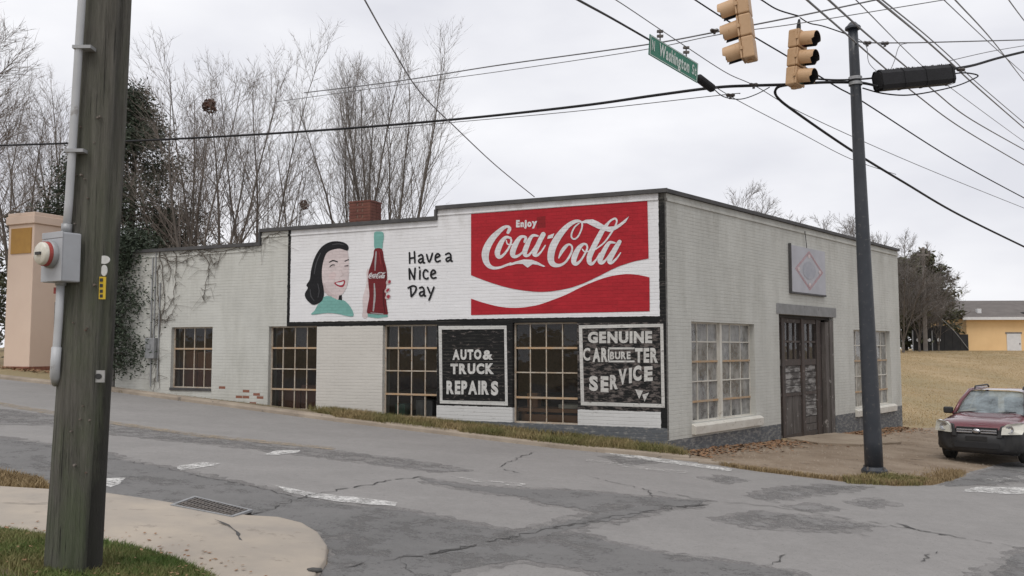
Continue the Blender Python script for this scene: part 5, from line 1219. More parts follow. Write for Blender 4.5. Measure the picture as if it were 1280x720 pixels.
# ------------------------------------------------------------------ trees
M_bark = mat('grey_bark', (.10, .085, .072), (.15, .13, .112), .9, 5, 5)
M_bark2 = mat('pale_twigs', (.175, .155, .138), (.225, .205, .185), .9, 3, 4)
M_bark3 = mat('brown_twigs', (.145, .122, .105), (.20, .17, .148), .9, 3, 4)
M_bark4 = mat('far_twigs', (.17, .155, .145), (.12, .105, .095), .9, .8, 4)
def grow(mb, p, d, L, r, g, segs, wander, upb, sides):
    pts = [p.copy()]; rad = [r]
    for k in range(segs):
        d = (d + Vector((g.gauss(0, wander), g.gauss(0, wander), g.gauss(0, wander) + upb))).normalized()
        p = p + d * (L / segs); pts.append(p.copy()); rad.append(r * (1 - .86 * (k + 1) / segs))
    mb.tube(pts, rad, sides, caps=False); return pts, rad, d
def bare_tree(label, base, H, g, stems, spread, cat='tree', trunk_h=.12, r0=None, n1=13, n2=7, n3=3, mt=None, mc=None, lean=(0, 0), twig=.006, up=.05, ang=(.35, .8), sub1=.42, group='bare trees', nest=None, start=.25):
    e = empty('bare_tree', base); tag(e, label, cat, group); tk = MB(); cr = MB(); r0 = (r0 or H * .013) * .8
    th = H * trunk_h; tk.tube([(0, 0, -.5), (0, 0, 0), (lean[0] * th, lean[1] * th, th)], [r0 * 1.35, r0 * 1.2, r0], 9)
    for s in range(stems):
        a = 2 * math.pi * (s + g.random() * .7) / stems; sp = spread * g.uniform(.45, 1.1) * (.25 if s == 0 else 1)
        d = Vector((math.cos(a) * sp + lean[0], math.sin(a) * sp + lean[1], 1)).normalized(); L = (H - th) * g.uniform(.78, 1.02) / max(.6, d.z)
        pts, rad, _ = grow(tk, Vector((lean[0] * th, lean[1] * th, th * g.uniform(.3, 1))), d, L, r0 * (g.uniform(.45, .75) if stems > 1 else 1), g, 9, .05, up * .25, 6)
        n = len(pts)
        for k in range(n1):
            t = start + (1 - start) * (k + g.random()) / n1; i = min(n - 2, int(t * (n - 1))); f = t * (n - 1) - i; p = pts[i].lerp(pts[i+1], f); ax = (pts[i+1] - pts[i]).normalized()
            side = ax.orthogonal().normalized(); side.rotate(Matrix.Rotation(g.random() * 6.28, 3, ax)); an = g.uniform(*ang)
            d1 = (ax * math.cos(an) + side * math.sin(an)).normalized(); L1 = L * sub1 * (1.08 - t) * g.uniform(.6, 1.2) + .09 * L
            p1, r1, _ = grow(cr, p, d1, L1, max(twig * 1.35, rad[i] * .38), g, 5, .09, up * 1.1, 4)
            for k2 in range(n2):
                t2 = .2 + .8 * (k2 + g.random()) / n2; i2 = min(4, int(t2 * 5)); q = p1[i2].lerp(p1[i2+1], t2 * 5 - i2); a2 = (p1[i2+1] - p1[i2]).normalized()
                s2 = a2.orthogonal().normalized(); s2.rotate(Matrix.Rotation(g.random() * 6.28, 3, a2)); an2 = g.uniform(.3, .8)
                d2 = (a2 * math.cos(an2) + s2 * math.sin(an2)).normalized(); L2_ = L1 * .5 * g.uniform(.5, 1.1) * (1.15 - t2) + .035 * L
                p2, r2, _ = grow(cr, q, d2, L2_, twig * 1.15, g, 3, .12, up, 3)
                for k3 in range(n3 + 1):
                    q3 = p2[g.randrange(1, 4)]; d3 = (d2 + Vector((g.gauss(0, .5), g.gauss(0, .5), g.gauss(.15, .4)))).normalized()
                    grow(cr, q3, d3, L2_ * g.uniform(.3, .7), twig * .8, g, 2, .12, up, 3)
    tk.build('trunk', mt or M_bark, e, smooth=True); cr.build('crown', mc or M_bark2, e)
    return e
def ground_at(px, Y):
    x = (px - 640) / FPX * Y; return Vector((x, Y, hgt(x, Y)))
def tree_h(py_top, Y, base): return at(640, py_top, Y).z - base.z
specs = [  # label, px, Y, top, stems, spread, kwargs, seed
 ('slim bare tree with many upright stems, leftmost behind the low roof end', 238, 31, 82, 4, .27, dict(n1=19, n2=8, n3=3, mc=M_bark3), 1),
 ('bare tree with a leaf nest high in its crown behind the low roof end', 268, 32, 72, 4, .30, dict(n1=20, n2=8, n3=3, mc=M_bark3), 2),
 ('tall bare tree with forked trunk behind the low roof end', 318, 33, 48, 3, .32, dict(n1=21, n2=8, n3=3, r0=.15, mc=M_bark2), 3),
 ('low thin bare tree between the forked tree and the chimney', 378, 34, 165, 3, .28, dict(n1=14, n2=7, n3=2, mc=M_bark2), 4),
 ('vase shaped bare tree standing directly behind the chimney', 446, 36, 66, 6, .19, dict(n1=19, n2=9, n3=2, r0=.15, up=.07, ang=(.22, .5), sub1=.36, mc=M_bark2, start=.3), 5),
 ('broad vase shaped bare tree right of the chimney', 486, 37, 58, 8, .27, dict(n1=19, n2=9, n3=2, r0=.16, up=.07, ang=(.22, .5), sub1=.36, mc=M_bark2, start=.25), 6),
 ('thin bare sapling whose twigs top the roof at the forked tree', 346, 31.5, 150, 2, .25, dict(n1=15, n2=7, n3=2, mc=M_bark2), 7),
 ('bare sapling thicket nearest the evergreen behind the roof', 214, 33, 130, 4, .25, dict(n1=16, n2=7, n3=3, mc=M_bark3), 8),
]
for (lb, px, Y, top, st, spd, kw, sd) in specs:
    b = ground_at(px, Y); bare_tree(lb, b, tree_h(top, Y, b), random.Random(sd), st, spd, group='bare trees behind the garage', **kw)
M_nest = mat('dead_leaves', (.12, .055, .035), (.09, .05, .035), .9, 9)
def leafball(name, label, c, r, n, seed, cat='nest'):
    g = random.Random(seed); mb = MB()
    for _ in range(n):
        d = Vector((g.gauss(0, 1), g.gauss(0, 1), g.gauss(0, 1.2))).normalized() * r * g.random() ** .4; p = Vector(d); a = Vector((g.gauss(0, 1), g.gauss(0, 1), g.gauss(0, 1))).normalized() * r * .25; b_ = a.orthogonal().normalized() * r * .14
        mb.quad(p - a, p - b_, p + a, p + b_)
    tag(mb.build(name, M_nest, None, loc=c), label, cat)
leafball('leaf_nest', 'reddish brown leaf nest high in the bare trees', at(262, 133, 31.8), .27, 220, 1)
leafball('leaf_nest', 'small round dark nest low in the thin trees left of the chimney', at(380, 256, 33.5), .20, 160, 2)
# left side, beyond the street
b = ground_at(-90, 30); bare_tree('big bare tree at the left edge reaching over the street', b, 13, random.Random(21), 6, .50, n1=22, n2=11, n3=3, r0=.24, twig=.008, sub1=.5, ang=(.4, .9), mc=M_bark3, group='bare trees at the left edge')
b = ground_at(20, 36); bare_tree('slender bare tree behind the peach pillar', b, 12, random.Random(22), 4, .28, n1=22, n2=9, n3=3, mc=M_bark3, group='bare trees at the left edge')
b = ground_at(62, 40); bare_tree('bare tree seen just left of the wooden utility pole', b, 13, random.Random(23), 4, .3, n1=22, n2=9, n3=3, mc=M_bark3, group='bare trees at the left edge')
# right side, far
far = [('far bare tree topping the side wall just right of the corner', 937, 62, 226, 3, .2, 31), ('far bare tree topping the side wall above the diamond sign', 978, 64, 243, 3, .28, 32), ('far broad bare tree behind the side wall left of the steel pole', 1032, 66, 268, 4, .42, 33), ('far bare tree right behind the steel pole', 1086, 68, 258, 4, .36, 34),
       ('large far bare tree at the far end of the side wall', 1128, 70, 270, 5, .40, 35), ('far bare tree left of the distant utility pole', 1148, 72, 300, 4, .36, 36), ('far bare tree right of the distant utility pole', 1172, 74, 310, 4, .36, 37), ('low pale far tree next to the yellow building', 1192, 90, 352, 4, .38, 38), ('pale misty tree behind the yellow building corner', 1206, 96, 368, 4, .4, 39)]
for (lb, px, Y, top, st, spd, sd) in far:
    b = ground_at(px, Y); bare_tree(lb, b, tree_h(top, Y, b) * (.92 if px < 1110 else .80), random.Random(sd), st, spd, n1=20, n2=10, n3=3, twig=.012, mc=M_bark4, mt=M_bark, ang=(.4, .95), sub1=.5, group='far bare trees', start=.12)

M_ever = None
def leaf_mat(name, a, b_):
    m, t, b = nodes_of(name); b.inputs['Roughness'].default_value = .6; b.inputs['Specular IOR Level'].default_value = .3
    v = POS(t); c = MIX(t, RAMP(t, NOISE(t, v, 1.4, 3, .6), [(.3, 0), (.7, 1)]), a, b_); c = MIX(t, MATH(t, 'MULTIPLY', RAMP(t, NOISE(t, v, 25, 2, .5), [(.4, 0), (.65, 1)]), .5), c, tuple(x * 1.7 for x in b_)); t.links.new(c, b.inputs['Base Color']); return m
M_ever = leaf_mat('evergreen_leaves', (.024, .034, .022), (.042, .055, .034))
M_ever2 = leaf_mat('olive_leaves', (.05, .055, .03), (.075, .075, .04))
def evergreen(label, base, H, rx, seed, nb=70, nl=95, m=None, leaf=.11, low=.05, shape=1.0, group='evergreen trees', drop=.0):
    g = random.Random(seed); e = empty('evergreen_tree', base); tag(e, label, 'tree', group); tk = MB(); tk.tube([(0, 0, -.4), (0, 0, H * .4), (.1, .1, H * .97)], [H * .02, H * .014, .02], 8)
    Vs = []; 
    for k in range(nb):
        t = low + (1 - low) * (k + g.random()) / nb; a = g.random() * 6.28; reach = rx * g.uniform(.45, 1.15) * (1 - ((max(0, t - .25)) / .78) ** 1.5 * shape) * (1 if t > .15 else .75)
        p0 = Vector((0, 0, t * H * .95)); d = Vector((math.cos(a), math.sin(a), g.uniform(-.15, .4) - drop)); p1 = p0 + d * reach * .55 + Vector((0, 0, .1)); p2 = p0 + d * reach
        tk.tube([p0, p1, p2], [.03, .018, .006], 4, caps=False)
        for _ in range(nl):
            s = g.random() ** .45; c = p0.lerp(p2, s) + Vector((g.gauss(0, .24), g.gauss(0, .24), g.gauss(0, .20))) * (.5 + s * .7)
            u_ = Vector((g.gauss(0, 1), g.gauss(0, 1), g.gauss(0, .7))).normalized() * leaf * g.uniform(.5, 1.25); w_ = u_.orthogonal().normalized() * leaf * .34
            w_.rotate(Matrix.Rotation(g.random() * 6.28, 3, u_.normalized())); Vs.append((c - u_, c - w_, c + u_, c + w_))
    Va = np.array([[tuple(p) for p in q_] for q_ in Vs]).reshape(-1, 3); Fa = np.arange(len(Va)).reshape(-1, 4)
    tk.build('trunk', M_bark, e, smooth=True); arr_mesh('crown', Va, Fa, m or M_ever, e); return e
b = ground_at(160, 34.3); evergreen('dark evergreen tree leaning over the uphill end of the mural wall', b, 11.6, 3.6, 51, nb=170, nl=260, low=.10, leaf=.085, drop=.08, shape=.95)
b = ground_at(166, 23.9); evergreen('low dark evergreen spilling over the board fence beside the mural wall', b, 4.5, 1.0, 58, nb=80, nl=240, low=.12, leaf=.06, shape=.7)
b = ground_at(88, 33); evergreen('dark evergreen seen between the peach pillar and the wooden pole', b, 8.3, 2.4, 52, nb=100, nl=150, leaf=.085)
b = ground_at(20, 42); evergreen('olive evergreen low behind the peach pillar', b, 7.0, 3.0, 53, nb=60, nl=80, m=M_ever2, leaf=.16)
b = ground_at(205, 35); evergreen('dark evergreen undergrowth behind the low roof end', b, 6.6, 2.6, 54, nb=60, nl=80, leaf=.15)
b = ground_at(1157, 78); evergreen('dark far evergreen behind the distant utility pole', b, 9.2, 3.0, 55, nb=75, nl=80, leaf=.28, m=M_ever2, shape=.8)
b = ground_at(1132, 76); evergreen('dark far evergreen at the far end of the side wall', b, 8.2, 3.2, 56, nb=75, nl=80, leaf=.28, m=M_ever2, shape=.8)
b = ground_at(1183, 92); evergreen('small far evergreen left of the yellow building', b, 6.2, 2.4, 57, nb=55, nl=60, leaf=.28, m=M_ever2)

# ------------------------------------------------------------------ grey board fence at the uphill end
M_board = mat('grey_boards', (.17, .16, .148), (.10, .095, .088), .9, 3, 5, .006, 20, stretch=(5, 5, .4))
fe = empty('board_fence', (CX, CY, 0), ROT_L); tag(fe, 'weathered grey upright board fence between the mural wall and the evergreen', 'fence')
g = random.Random(61)
for k in range(17):
    x = -15.5 - .145 * k - .07; z0 = hgt(*(CORNER.xy + L2 * (-x))) - .1; mb = MB(); mb.box(x - .066, x + .066, .05 + g.uniform(-.012, .012), .09, z0, z0 + 2.45 + g.uniform(-.06, .06)); mb.build('board', M_board, fe)
for zz in (.5, 1.9):
    z0 = .55 + zz; mb = MB(); mb.box(-17.95, -15.45, .092, .13, z0 - .05, z0 + .05); mb.build('rail', M_board, fe)
# ------------------------------------------------------------------ peach pillar at the left edge
M_peach = mat('peach_stucco', (.69, .545, .44), (.66, .515, .415), .85, 1, 3, .003, 50)
M_ochre = mat('ochre_panel', (.42, .235, .055), (.37, .20, .05), .6, 3)
Yp = 29.4; bp_ = at(36, 462, Yp)      # near bottom corner
pe = empty('stucco_pillar', (bp_.x, bp_.y, bp_.z), ROT_L); tag(pe, 'tall peach stucco pillar with an ochre square at the left edge', 'pillar')
Hc = at(46, 279, Yp).z - bp_.z; W1 = 1.30; W2 = 1.25
mb = MB(); mb.box(-W1, 0, 0, W2, -.3, Hc); o = mb.build('shaft', M_peach, pe); bevel(o, .02)
mb = MB(); mb.box(-W1 - .07, .07, -.07, W2 + .07, Hc, Hc + .28); mb.box(-W1 - .03, .03, -.03, W2 + .03, Hc + .28, Hc + .40); o = mb.build('cap', M_peach, pe); bevel(o, .02)
mb = MB(); mb.box(-W1 + .17, -.10, -.03, -.002, Hc - 1.02, Hc - .14); mb.build('panel', M_ochre, pe)
mb = MB(); mb.box(-W1 - .02, .02, -.02, W2 + .02, -.5, .10); mb.build('plinth', M_redbrick, pe)
mb = MB()
for _ in range(500):
    x = g.uniform(-3.5, 2.6); y = -abs(g.gauss(.15, .25)) ; s = g.uniform(.03, .07); a = g.random() * 6.28; zz = hgt(bp_.x + x, bp_.y) - bp_.z + .02 + g.random() * .05
    e1 = Vector((math.cos(a), math.sin(a), .3)) * s; e2 = Vector((-math.sin(a), math.cos(a), -.2)) * s * .6; c = Vector((x, y, zz)); mb.quad(c - e1, c - e2, c + e1, c + e2)
o = stuff(mb.build('pillar_leaves', M_leaf, None, loc=pe.location, rot=(0, 0, ROT_L))); tag(o, 'brown fallen leaves at the foot of the peach pillar', 'leaves')

# ------------------------------------------------------------------ far right: yellow building, dark fence, distant pole
M_yel = mat('yellow_render', (.78, .54, .28), (.72, .49, .25), .85, .8, 5)
M_roof = mat('grey_shingles', (.105, .092, .085), (.145, .128, .118), .9, 1.2, 6, .01, 12)
M_wh = mat('white_trim', (.66, .66, .66), (.58, .58, .58), .6, 3)
Yb = 78; y0 = at(1209, 437, Yb); yb = empty('yellow_building', (y0.x, y0.y, y0.z), R(-3)); tag(yb, 'low yellow building with grey shingle roof beyond the field', 'building')
Wd, Hw, Dp = 26, 2.78, 12; HR_ = 1.95
mb = MB(); mb.box(0, Wd, 0, Dp, -.6, Hw); mb.build('wall', M_yel, yb)
mb = MB(); mb.prism([(-.5, -.5, Hw + .12), (-.5, Dp + .5, Hw + .12), (-.5, Dp / 2, Hw + HR_)], (Wd + 1, 0, 0)); mb.build('roof', M_roof, yb, fix=True)
mb = MB(); mb.box(-.55, Wd + .55, -.62, -.51, Hw - .12, Hw + .13); mb.build('gutter', M_wh, yb)
mb = MB(); mb.box(-.02, Wd, -.45, -.02, Hw - .10, Hw + .0); mb.build('soffit', M_wh, yb)
dx = at(1266, 437, Yb).x - y0.x; mb = MB(); mb.box(dx - .62, dx + .62, -.06, -.002, -.3, 1.42); d = mb.build('door', M_wh, yb); mb = MB(); mb.box(dx - .72, dx + .72, -.05, -.003, 1.42, 1.56); mb.build('door_frame', M_dgrey, yb)
mb = MB(); mb.box(dx + .45, dx + .52, -.1, -.06, .45, .6); mb.build('handle', M_iron, d)
for x, y, z, r_, m in ((.9, 4.6, 1.75, .22, M_coping), (9.0, 4.8, 1.85, .35, M_coping)):
    mb = MB(); mb.tube([(x, y, Hw + z - .6), (x, y, Hw + z + .35)], r_, 8); mb.build('vent', m, yb)
mb = MB(); mb.box(1.5, 1.85, 1.0, 1.35, Hw + .35, Hw + .95); mb.build('vent', M_wh, yb)
mb = MB(); mb.box(5.4, 6.0, .6, 1.2, Hw + .25, Hw + .62); mb.build('vent', M_coping, yb)
M_blk = mat('black_mesh_fence', (.012, .012, .013), (.022, .021, .02), .8, 2)
Yf = 74; a0 = at(1141, 437, Yf); a1 = at(1211, 437, Yf); bf = empty('black_fence', a0); tag(bf, 'black screened fence with three white round plates beyond the field', 'fence')
wf = a1.x - a0.x
zt = [1.75, 1.80, 1.85, 2.0, 2.05, 1.75, 1.3]; npn = 7
for k in range(npn):
    x0_, x1_ = wf * k / npn, wf * (k + 1) / npn; h0 = zt[k]; h1 = zt[min(k + 1, npn - 1)]; mb = MB(); mb.prism([(x0_ + .01, 0, -.4), (x1_ - .01, 0, -.4), (x1_ - .01, 0, h1), (x0_ + .01, 0, h0)], (0, .05, 0)); mb.build('screen_panel', M_blk, bf, fix=True)
for x_ in (0, .92, 1.65): mb = MB(); mb.tube([(x_, -.06, -.4), (x_, -.06, 1.62)], .05, 8); mb.build('post', M_galv, bf)
for px in (1147, 1161, 1173): mb = MB(); c = at(px, 425, Yf) - a0; mb.lathe([(.001, .03), (.15, .03), (.15, 0)], 14, M=Matrix.Translation((c.x, -.06, c.z)) @ Matrix.Rotation(R(90), 4, 'X')); mb.build('plate', M_wh, bf)
p0 = at(1157, 438, 73); dp = empty('distant_pole', p0); tag(dp, 'distant grey wooden utility pole with short crossarm beyond the field', 'utility pole')
ht = at(1154, 309, 73).z - p0.z; lx_ = at(1154, 309, 73).x - p0.x
mb = MB(); mb.tube([(0, 0, -.5), (lx_, 0, ht)], [.19, .12], 8); mb.build('shaft', M_bark2, dp)
mb = MB(); mb.box(lx_ - .55, lx_ + .55, -.08, .08, ht - .75, ht - .58); mb.build('crossarm', M_bark2, dp)
for s in (-.45, 0, .45): mb = MB(); mb.tube([(lx_ + s, 0, ht - .6), (lx_ + s, 0, ht - .3)], .06, 6); mb.build('insulator', M_ins, dp)
cable('pale guy wire slanting down beside the yellow building', [(1157, 380, 73), (1190, 411, 73.5), (1211, 437, 74)], .8, M_galv, 'guy_wire', 'wire')

# ------------------------------------------------------------------ red car at the right edge
def car_paint():
    m, t, b = nodes_of('red_car_paint'); b.inputs['Base Color'].default_value = (.19, .018, .028, 1); b.inputs['Roughness'].default_value = .35; b.inputs['Coat Weight'].default_value = 1; b.inputs['Coat Roughness'].default_value = .06; b.inputs['Metallic'].default_value = .25
    v = OBJ(t); t.links.new(MIX(t, RAMP(t, NOISE(t, v, 3, 5, .6), [(.4, 0), (.7, 1)]), (.125, .014, .022), (.105, .016, .023)), b.inputs['Base Color']); return m
M_carp = car_paint()
M_clad = mat('black_cladding', (.022, .022, .023), (.032, .031, .03), .55, 6, 4)
M_tyre = mat('tyre_rubber', (.018, .018, .018), (.03, .028, .026), .85, 12)
M_rim = mat('alloy_rim', (.35, .35, .36), (.28, .28, .29), .35, 5, metal=.7)
M_chrome = mat('chrome_bar', (.55, .55, .56), (.45, .45, .46), .25, 8, metal=.85)
M_lampc = mat('headlight_lens', (.62, .60, .52), (.54, .52, .45), .12, 6, coat=1)
M_wsg = glass('windscreen_glass', .42, (.40, .46, .48), tint=(.35, .4, .4), rough=.02)  # pale bluish mix paints the sky's reflection into the glass
M_int = mat('car_interior', (.05, .05, .05), (.08, .078, .075), .9, 4)
S_ = .95
cf = at(1223, 588, 18.75); yaw = -math.atan2(RX, RY)
car = empty('red_suv', (cf.x, cf.y, hgt(cf.x, cf.y) + .006), yaw); car.scale = (S_, S_, S_); tag(car, 'dark red SUV with black bumper facing the junction at the right edge', 'car')
def ring_pts(w, zb, zt, crown):
    z = lambda v_: max(v_, zb)
    return [(0, zb), (w - .14, zb), (w - .03, z(zb + .10)), (w + .005, z(.58)), (w, z(.78)), (w - .035, zt - .05), (w - .12, zt - .005), (w * .55, zt + crown * .8), (0, zt + crown)]
st = [(.00, .70, .34, .78, .02), (.04, .79, .32, .84, .025), (.12, .855, .30, .90, .03), (.30, .89, .30, .945, .035), (.44, .90, .30, .965, .04), (.46, .90, .74, .967, .04), (1.24, .905, .74, 1.03, .045), (1.26, .905, .30, 1.032, .045),
      (2.0, .91, .30, 1.04, .01), (3.04, .905, .30, 1.05, .01), (3.06, .905, .74, 1.05, .01), (3.82, .90, .74, 1.055, .01), (3.84, .90, .34, 1.055, .01), (4.2, .87, .36, 1.04, .01), (4.33, .80, .42, 1.0, .01)]
body = MB(); rows = []
for (y, w_, zb, zt_, cr_) in st:
    h = ring_pts(w_, zb, zt_, cr_); full = [(x, y, z) for x, z in h] + [(-x, y, z) for x, z in h[-2:0:-1]]; rows.append(full)
nr = len(rows[0])
for r_ in rows: body.v += r_
for k in range(len(rows) - 1):
    for j in range(nr):
        j2 = (j + 1) % nr; f = (k*nr+j, k*nr+j2, (k+1)*nr+j2, (k+1)*nr+j); zc = sum(body.v[i][2] for i in f) / 4; body.f.append(f); yc = sum(body.v[i][1] for i in f) / 4; body.m.append(1 if zc < .60 or (yc < .42 and zc < .80) else 0)
body.f.append(tuple(range(nr))); body.m.append(1); body.f.append(tuple((len(rows)-1)*nr + j for j in range(nr))[::-1]); body.m.append(0)
o = body.build('body', [M_carp, M_clad], car, smooth=True, fix=True); 
md = o.modifiers.new('edge', 'EDGE_SPLIT'); md.split_angle = R(38)
# bonnet with two raised creases
mb = MB(); NX, NY = 12, 8
for j in range(NY + 1):
    y = .06 + 1.14 * j / NY
    for i in range(NX + 1):
        u_ = -1 + 2 * i / NX; w_ = .70 + .08 * j / NY; z = .845 + .215 * (j / NY) ** .62 + .035 * (1 - u_ * u_) + .018 * math.exp(-((abs(u_) - .62) / .12) ** 2) - .03 * (abs(u_) > .99)
        mb.v.append((u_ * w_, y + .10 * u_ * u_ * (1 - j / NY), z + .012))
for j in range(NY):
    for i in range(NX): a = j * (NX + 1) + i; mb.f.append((a, a + 1, a + NX + 2, a + NX + 1)); mb.m.append(0)
mb.build('bonnet', M_carp, car, smooth=True)
# cabin: pillars, roof, glass
def gh(y, w_, z): return [(w_, y, z), (-w_, y, z)]
cow = (1.20, .74, 1.07); rf = (1.98, .60, 1.57); rr1 = (3.70, .58, 1.58); rb = (4.22, .74, 1.06)
mb = MB(); NX = 10
for k in range(2):
    y, w_, z = (cow, rf)[k]
    for i in range(NX + 1): u_ = -1 + 2 * i / NX; mb.v.append((u_ * (w_ - .03), y - .10 * (1 - u_*u_) * (1 if k == 0 else .6), z + (.02 if k == 0 else .015) * (1 - u_*u_)))
for i in range(NX): mb.f.append((i, i + 1, NX + 2 + i, NX + 1 + i)); mb.m.append(0)
mb.build('windscreen', M_wsg, car, smooth=True)
mb = MB(); NY = 8
for j in range(NY + 1):
    t = j / NY; y = rf[0] - .05 + (rr1[0] + .1 - rf[0] + .05) * t
    for i in range(NX + 1):
        u_ = -1 + 2 * i / NX; mb.v.append((u_ * .615, y - .06 * (1 - u_*u_) * (1 - t), 1.572 + .055 * (1 - u_ ** 4) * (.35 + .65 * math.sin(math.pi * min(1, t * 1.2 + .12)) ** .7) - .02 * abs(u_) ** 6))
for j in range(NY):
    for i in range(NX): a = j * (NX + 1) + i; mb.f.append((a, a + 1, a + NX + 2, a + NX + 1)); mb.m.append(0)
mb.build('roof', M_carp, car, smooth=True)
for s in (-1, 1):
    mb = MB(); mb.tube([(s * .765, 1.14, 1.04), (s * .70, 1.52, 1.33), (s * .605, 1.98, 1.585), (s * .60, 2.8, 1.61), (s * .60, 3.7, 1.59), (s * .74, 4.2, 1.06)], .042, 8); mb.build('pillar', M_carp, car, smooth=True)
    for (y0_, y1_, y2_, y3_) in ((1.34, 2.02, 2.62, 2.62), (2.70, 2.70, 3.36, 3.36), (3.44, 3.44, 4.05, 3.66)):
        f_ = lambda y_, top: (s * (.60 if top else .79), y_, 1.55 if top else 1.07)
        mb = MB(); mb.quad(f_(y0_, 0), f_(y2_, 0), f_(y3_, 1), f_(y1_, 1)); mb.build('side_window', M_wsg, car)
    mb = MB(); mb.tube([(s * .53, 2.15, 1.62), (s * .53, 2.22, 1.675), (s * .53, 3.4, 1.68), (s * .53, 3.55, 1.62)], .02, 8); mb.build('roof_rail', M_clad, car, smooth=True)
    mb = MB(); mb.box(s * .84 if s > 0 else -1.06, 1.06 if s > 0 else s * .84, 1.32, 1.42, 1.03, 1.19); o = mb.build('mirror', M_clad, car); bevel(o, .04, 3)
    # headlight
    mb = MB(); pr = [(.50, -.005, .705), (.86, .19, .72), (.885, .30, .80), (.875, .36, .945), (.80, .22, .965), (.60, .08, .935), (.52, .02, .86)]
    pr = [(x * 1.035, y - .12, z) for x, y, z in pr]; mb.poly([(s * x, y - .03, z) for x, y, z in pr])
    bk = [(s * x * .985, y + .10, z) for x, y, z in pr]; fr_ = [(s * x, y - .03, z) for x, y, z in pr]
    for k in range(len(pr)): mb.quad(fr_[k], fr_[(k+1) % len(pr)], bk[(k+1) % len(pr)], bk[k])
    hl = mb.build('headlight', M_lampc, car, fix=True)
    mb = MB(); mb.lathe([(.085, 0), (.06, -.03), (.02, -.04)], 16, M=Matrix.Translation((s * .68, -.09, .83)) @ Matrix.Rotation(R(90), 4, 'X')); mb.build('reflector', M_chrome, hl)
    # strut between grille and headlight
    mb = MB(); mb.prism([(s * .40, -.075, .62), (s * .52, -.06, .62), (s * .52, -.03, .80), (s * .56, .01, .90), (s * .49, -.02, .885), (s * .445, -.06, .78)], (0, .10, 0)); o = mb.build('bumper_strut', M_clad, car, fix=True); bevel(o, .015)
    for y in (.85, 3.45):
        mb = MB(); mb.lathe([(.21, -.11), (.30, -.115), (.335, -.085), (.345, 0), (.335, .085), (.30, .115), (.21, .11)], 28, M=Matrix.Translation((s * .79, y, .345)) @ Matrix.Rotation(R(90), 4, 'Y')); wh = mb.build('wheel', M_tyre, car, smooth=True)
        mb = MB(); mb.lathe([(.215, -.02), (.205, .06), (.06, .085), (.02, .09)], 20, M=Matrix.Translation((s * .79 + s * .01, y, .345)) @ Matrix.Rotation(R(90 * s), 4, 'Y'), capt=True); mb.build('rim', M_rim, wh)
        pts = [(s * .905, y + .40 * math.cos(a_), .345 + .41 * math.sin(a_)) for a_ in [math.pi * k / 10 for k in range(11)]]; mb = MB(); mb.tube(pts, .045, 6); mb.build('wheel_arch', M_clad, car, smooth=True)
# bumper: bowed in plan, rounded in section
mb = MB(); NX = 24; prof = [(.05, .26), (-.02, .27), (-.065, .33), (-.085, .44), (-.085, .56), (-.07, .66), (-.03, .70), (.06, .705)]
for i in range(NX + 1):
    u_ = -1 + 2 * i / NX; bx_ = u_ * .905; by = .40 * abs(u_) ** 3.2
    for (py, pz) in prof: mb.v.append((bx_, py + by, pz + .02 * u_ * u_))
m_ = len(prof)
for i in range(NX):
    for k in range(m_ - 1): a = i * m_ + k; mb.f.append((a, a + m_, a + m_ + 1, a + 1)); mb.m.append(0)
mb.build('bumper', M_clad, car, smooth=True)
mb = MB(); mb.box(-.46, .46, -.094, -.078, .38, .50); mb.build('air_intake', M_sigk, car)
mb = MB(); mb.box(-.22, .22, -.098, -.085, .545, .64); mb.build('plate_holder', M_tyre, car)
mb = MB(); mb.box(-.42, .42, -.045, .03, .69, .835); mb.build('grille', M_sigk, car)
for s in (-1, 1):
    for z_ in (.725, .775): mb = MB(); mb.box(min(s * .085, s * .41), max(s * .085, s * .41), -.07, -.046, z_ - .016, z_ + .016); o = mb.build('grille_bar', M_chrome, car); bevel(o, .006)
mb = MB(); mb.lathe([(.085, 0), (.075, .015), (.001, .02)], 20, M=Matrix.Translation((0, -.068, .755)) @ Matrix.Rotation(R(90), 4, 'X') @ Matrix.Diagonal((1, .6, 1, 1))); mb.build('emblem', M_chrome, car, smooth=True)
mb = MB(); mb.box(-.62, .62, 1.45, 3.9, .75, 1.0); mb.box(-.55, -.08, 2.3, 2.42, 1.0, 1.42); mb.box(.08, .55, 2.3, 2.42, 1.0, 1.42); mb.build('seats', M_int, car)
mb = MB(); mb.box(-.70, .70, 1.22, 1.6, .9, 1.055); mb.build('dashboard', M_clad, car)
mb = MB(); mb.box(-.76, .76, 1.10, 1.22, 1.045, 1.068); mb.build('cowl', M_clad, car)
for x0_, x1_ in ((-.66, -.12), (.02, .56)): mb = MB(); mb.tube([(x0_, 1.12, 1.09), (x1_, 1.20, 1.135)], .012, 6); mb.build('wiper', M_clad, car)
mb = MB(); mb.box(-.75, .75, .3, 4.1, .22, .34); mb.build('underbody', M_sigk, car)

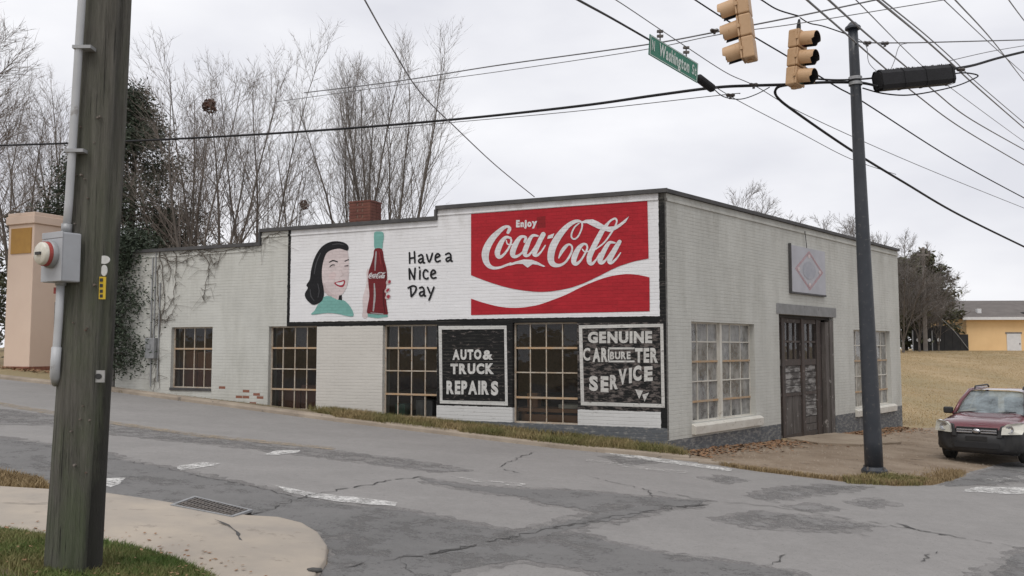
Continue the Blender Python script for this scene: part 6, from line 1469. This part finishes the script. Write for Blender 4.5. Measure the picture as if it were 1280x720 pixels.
g = random.Random(91); mb = MB()
for k in range(230):
    i = g.randrange(len(LP_) - 1); a = g.random(); t_ = g.uniform(-.6, 1.0) if k < 190 else g.uniform(-1.2, -.2)
    x = LP_[i][0] * (1-a) + LP_[i+1][0] * a - .5 * max(t_, 0) * 1.2 + min(t_, 0) * -.35; y = LP_[i][1] * (1-a) + LP_[i+1][1] * a - 1.3 * max(t_, 0) - min(t_, 0) * .45
    z = hgt(x, y) + (.12 if t_ < 0 else .16 + .15 * t_ + .05) ; s_ = g.uniform(.010, .026); an = g.random() * 6.28
    e1 = Vector((math.cos(an), math.sin(an), g.uniform(-.3, .3))) * s_; e2 = Vector((-math.sin(an), math.cos(an), g.uniform(-.3, .3))) * s_ * .6; c = Vector((x, y, z)); mb.quad(c - e1, c - e2, c + e1, c + e2)
o = stuff(mb.build('lawn_leaves', M_leaf)); tag(o, 'dead leaves scattered over the lawn and sidewalk by the wooden pole', 'leaves')

g = random.Random(95); mb = MB()
for (x, y, z) in scatter(lot_pts, 2600, 96, z=lambda x, y: hgt(x, y)):
    r_ = g.uniform(.008, .03); a = g.random() * 6.28; c = Vector((x, y, z)); P_ = [c + Vector((math.cos(a + k * 2.1) * r_, math.sin(a + k * 2.1) * r_, 0)) for k in range(3)]; tp = c + Vector((0, 0, r_ * .8))
    for k in range(3): mb.tri(P_[k], P_[(k+1) % 3], tp)
o = stuff(mb.build('lot_gravel', M_kerb)); tag(o, 'loose gravel and grit lying over the dirt lot', 'gravel')

g = random.Random(97); M_nail = mat('rusty_nail', (.10, .06, .04), (.2, .18, .16), .6, 9)
for k in range(26):
    px, py = g.uniform(80, 126), g.uniform(120, 640); P_ = at(px, py, 6.17); y_ = pole_surface_y(P_)
    if abs(P_.x - pole_c(P_.z).x) > .15: continue
    mb = MB(); c = Vector((P_.x, y_ - .004, P_.z)) - PB; mb.tube([c + Vector((0, .02, 0)), c + Vector((0, -.008, 0))], g.uniform(.004, .008), 6); mb.build('nail', M_nail, up_)
# brushwork shading of the mural
wpoly('cheek', S([(215, 360), (245, 345), (262, 370), (240, 400), (212, 392)]), print_mat('mural_blush', (.675, .55, .54), .1), -.0108)
wpoly('face_shade', S([(168, 420), (190, 460), (230, 500), (272, 520), (268, 546), (228, 530), (190, 502), (170, 470)]), K_skin2, -.0104)
K_hl = print_mat('mural_hair_light', (.07, .07, .075), .3)
for k, st_ in enumerate([[(150, 210, 5), (120, 280, 8), (104, 360, 5)], [(235, 150, 5), (280, 143, 7), (320, 152, 4)], [(75, 470, 5), (82, 520, 8), (105, 555, 4)], [(130, 430, 4), (140, 480, 7), (132, 530, 4)]]): mb = MB(); stroke(mb, st_, -.0122 - .0004 * k, f3); mb.build('hair_light', K_hl, mural)
for st_, m_ in (([(590, 205, 4), (610, 290, 6), (626, 360, 6), (628, 420, 5)], print_mat('mural_cola_dark', (.08, .012, .014), .2)), ([(610, 470, 6), (612, 560, 9), (622, 640, 6)], print_mat('mural_cola_dark', (.08, .012, .014), .2)), ([(580, 200, 4), (592, 290, 5)], print_mat('mural_cola_light', (.30, .05, .05), .2))):
    mb = MB(); stroke(mb, [(a - 8, b, c) for a, b, c in st_], -.0127, f3); mb.build('bottle_shade', m_, mural)
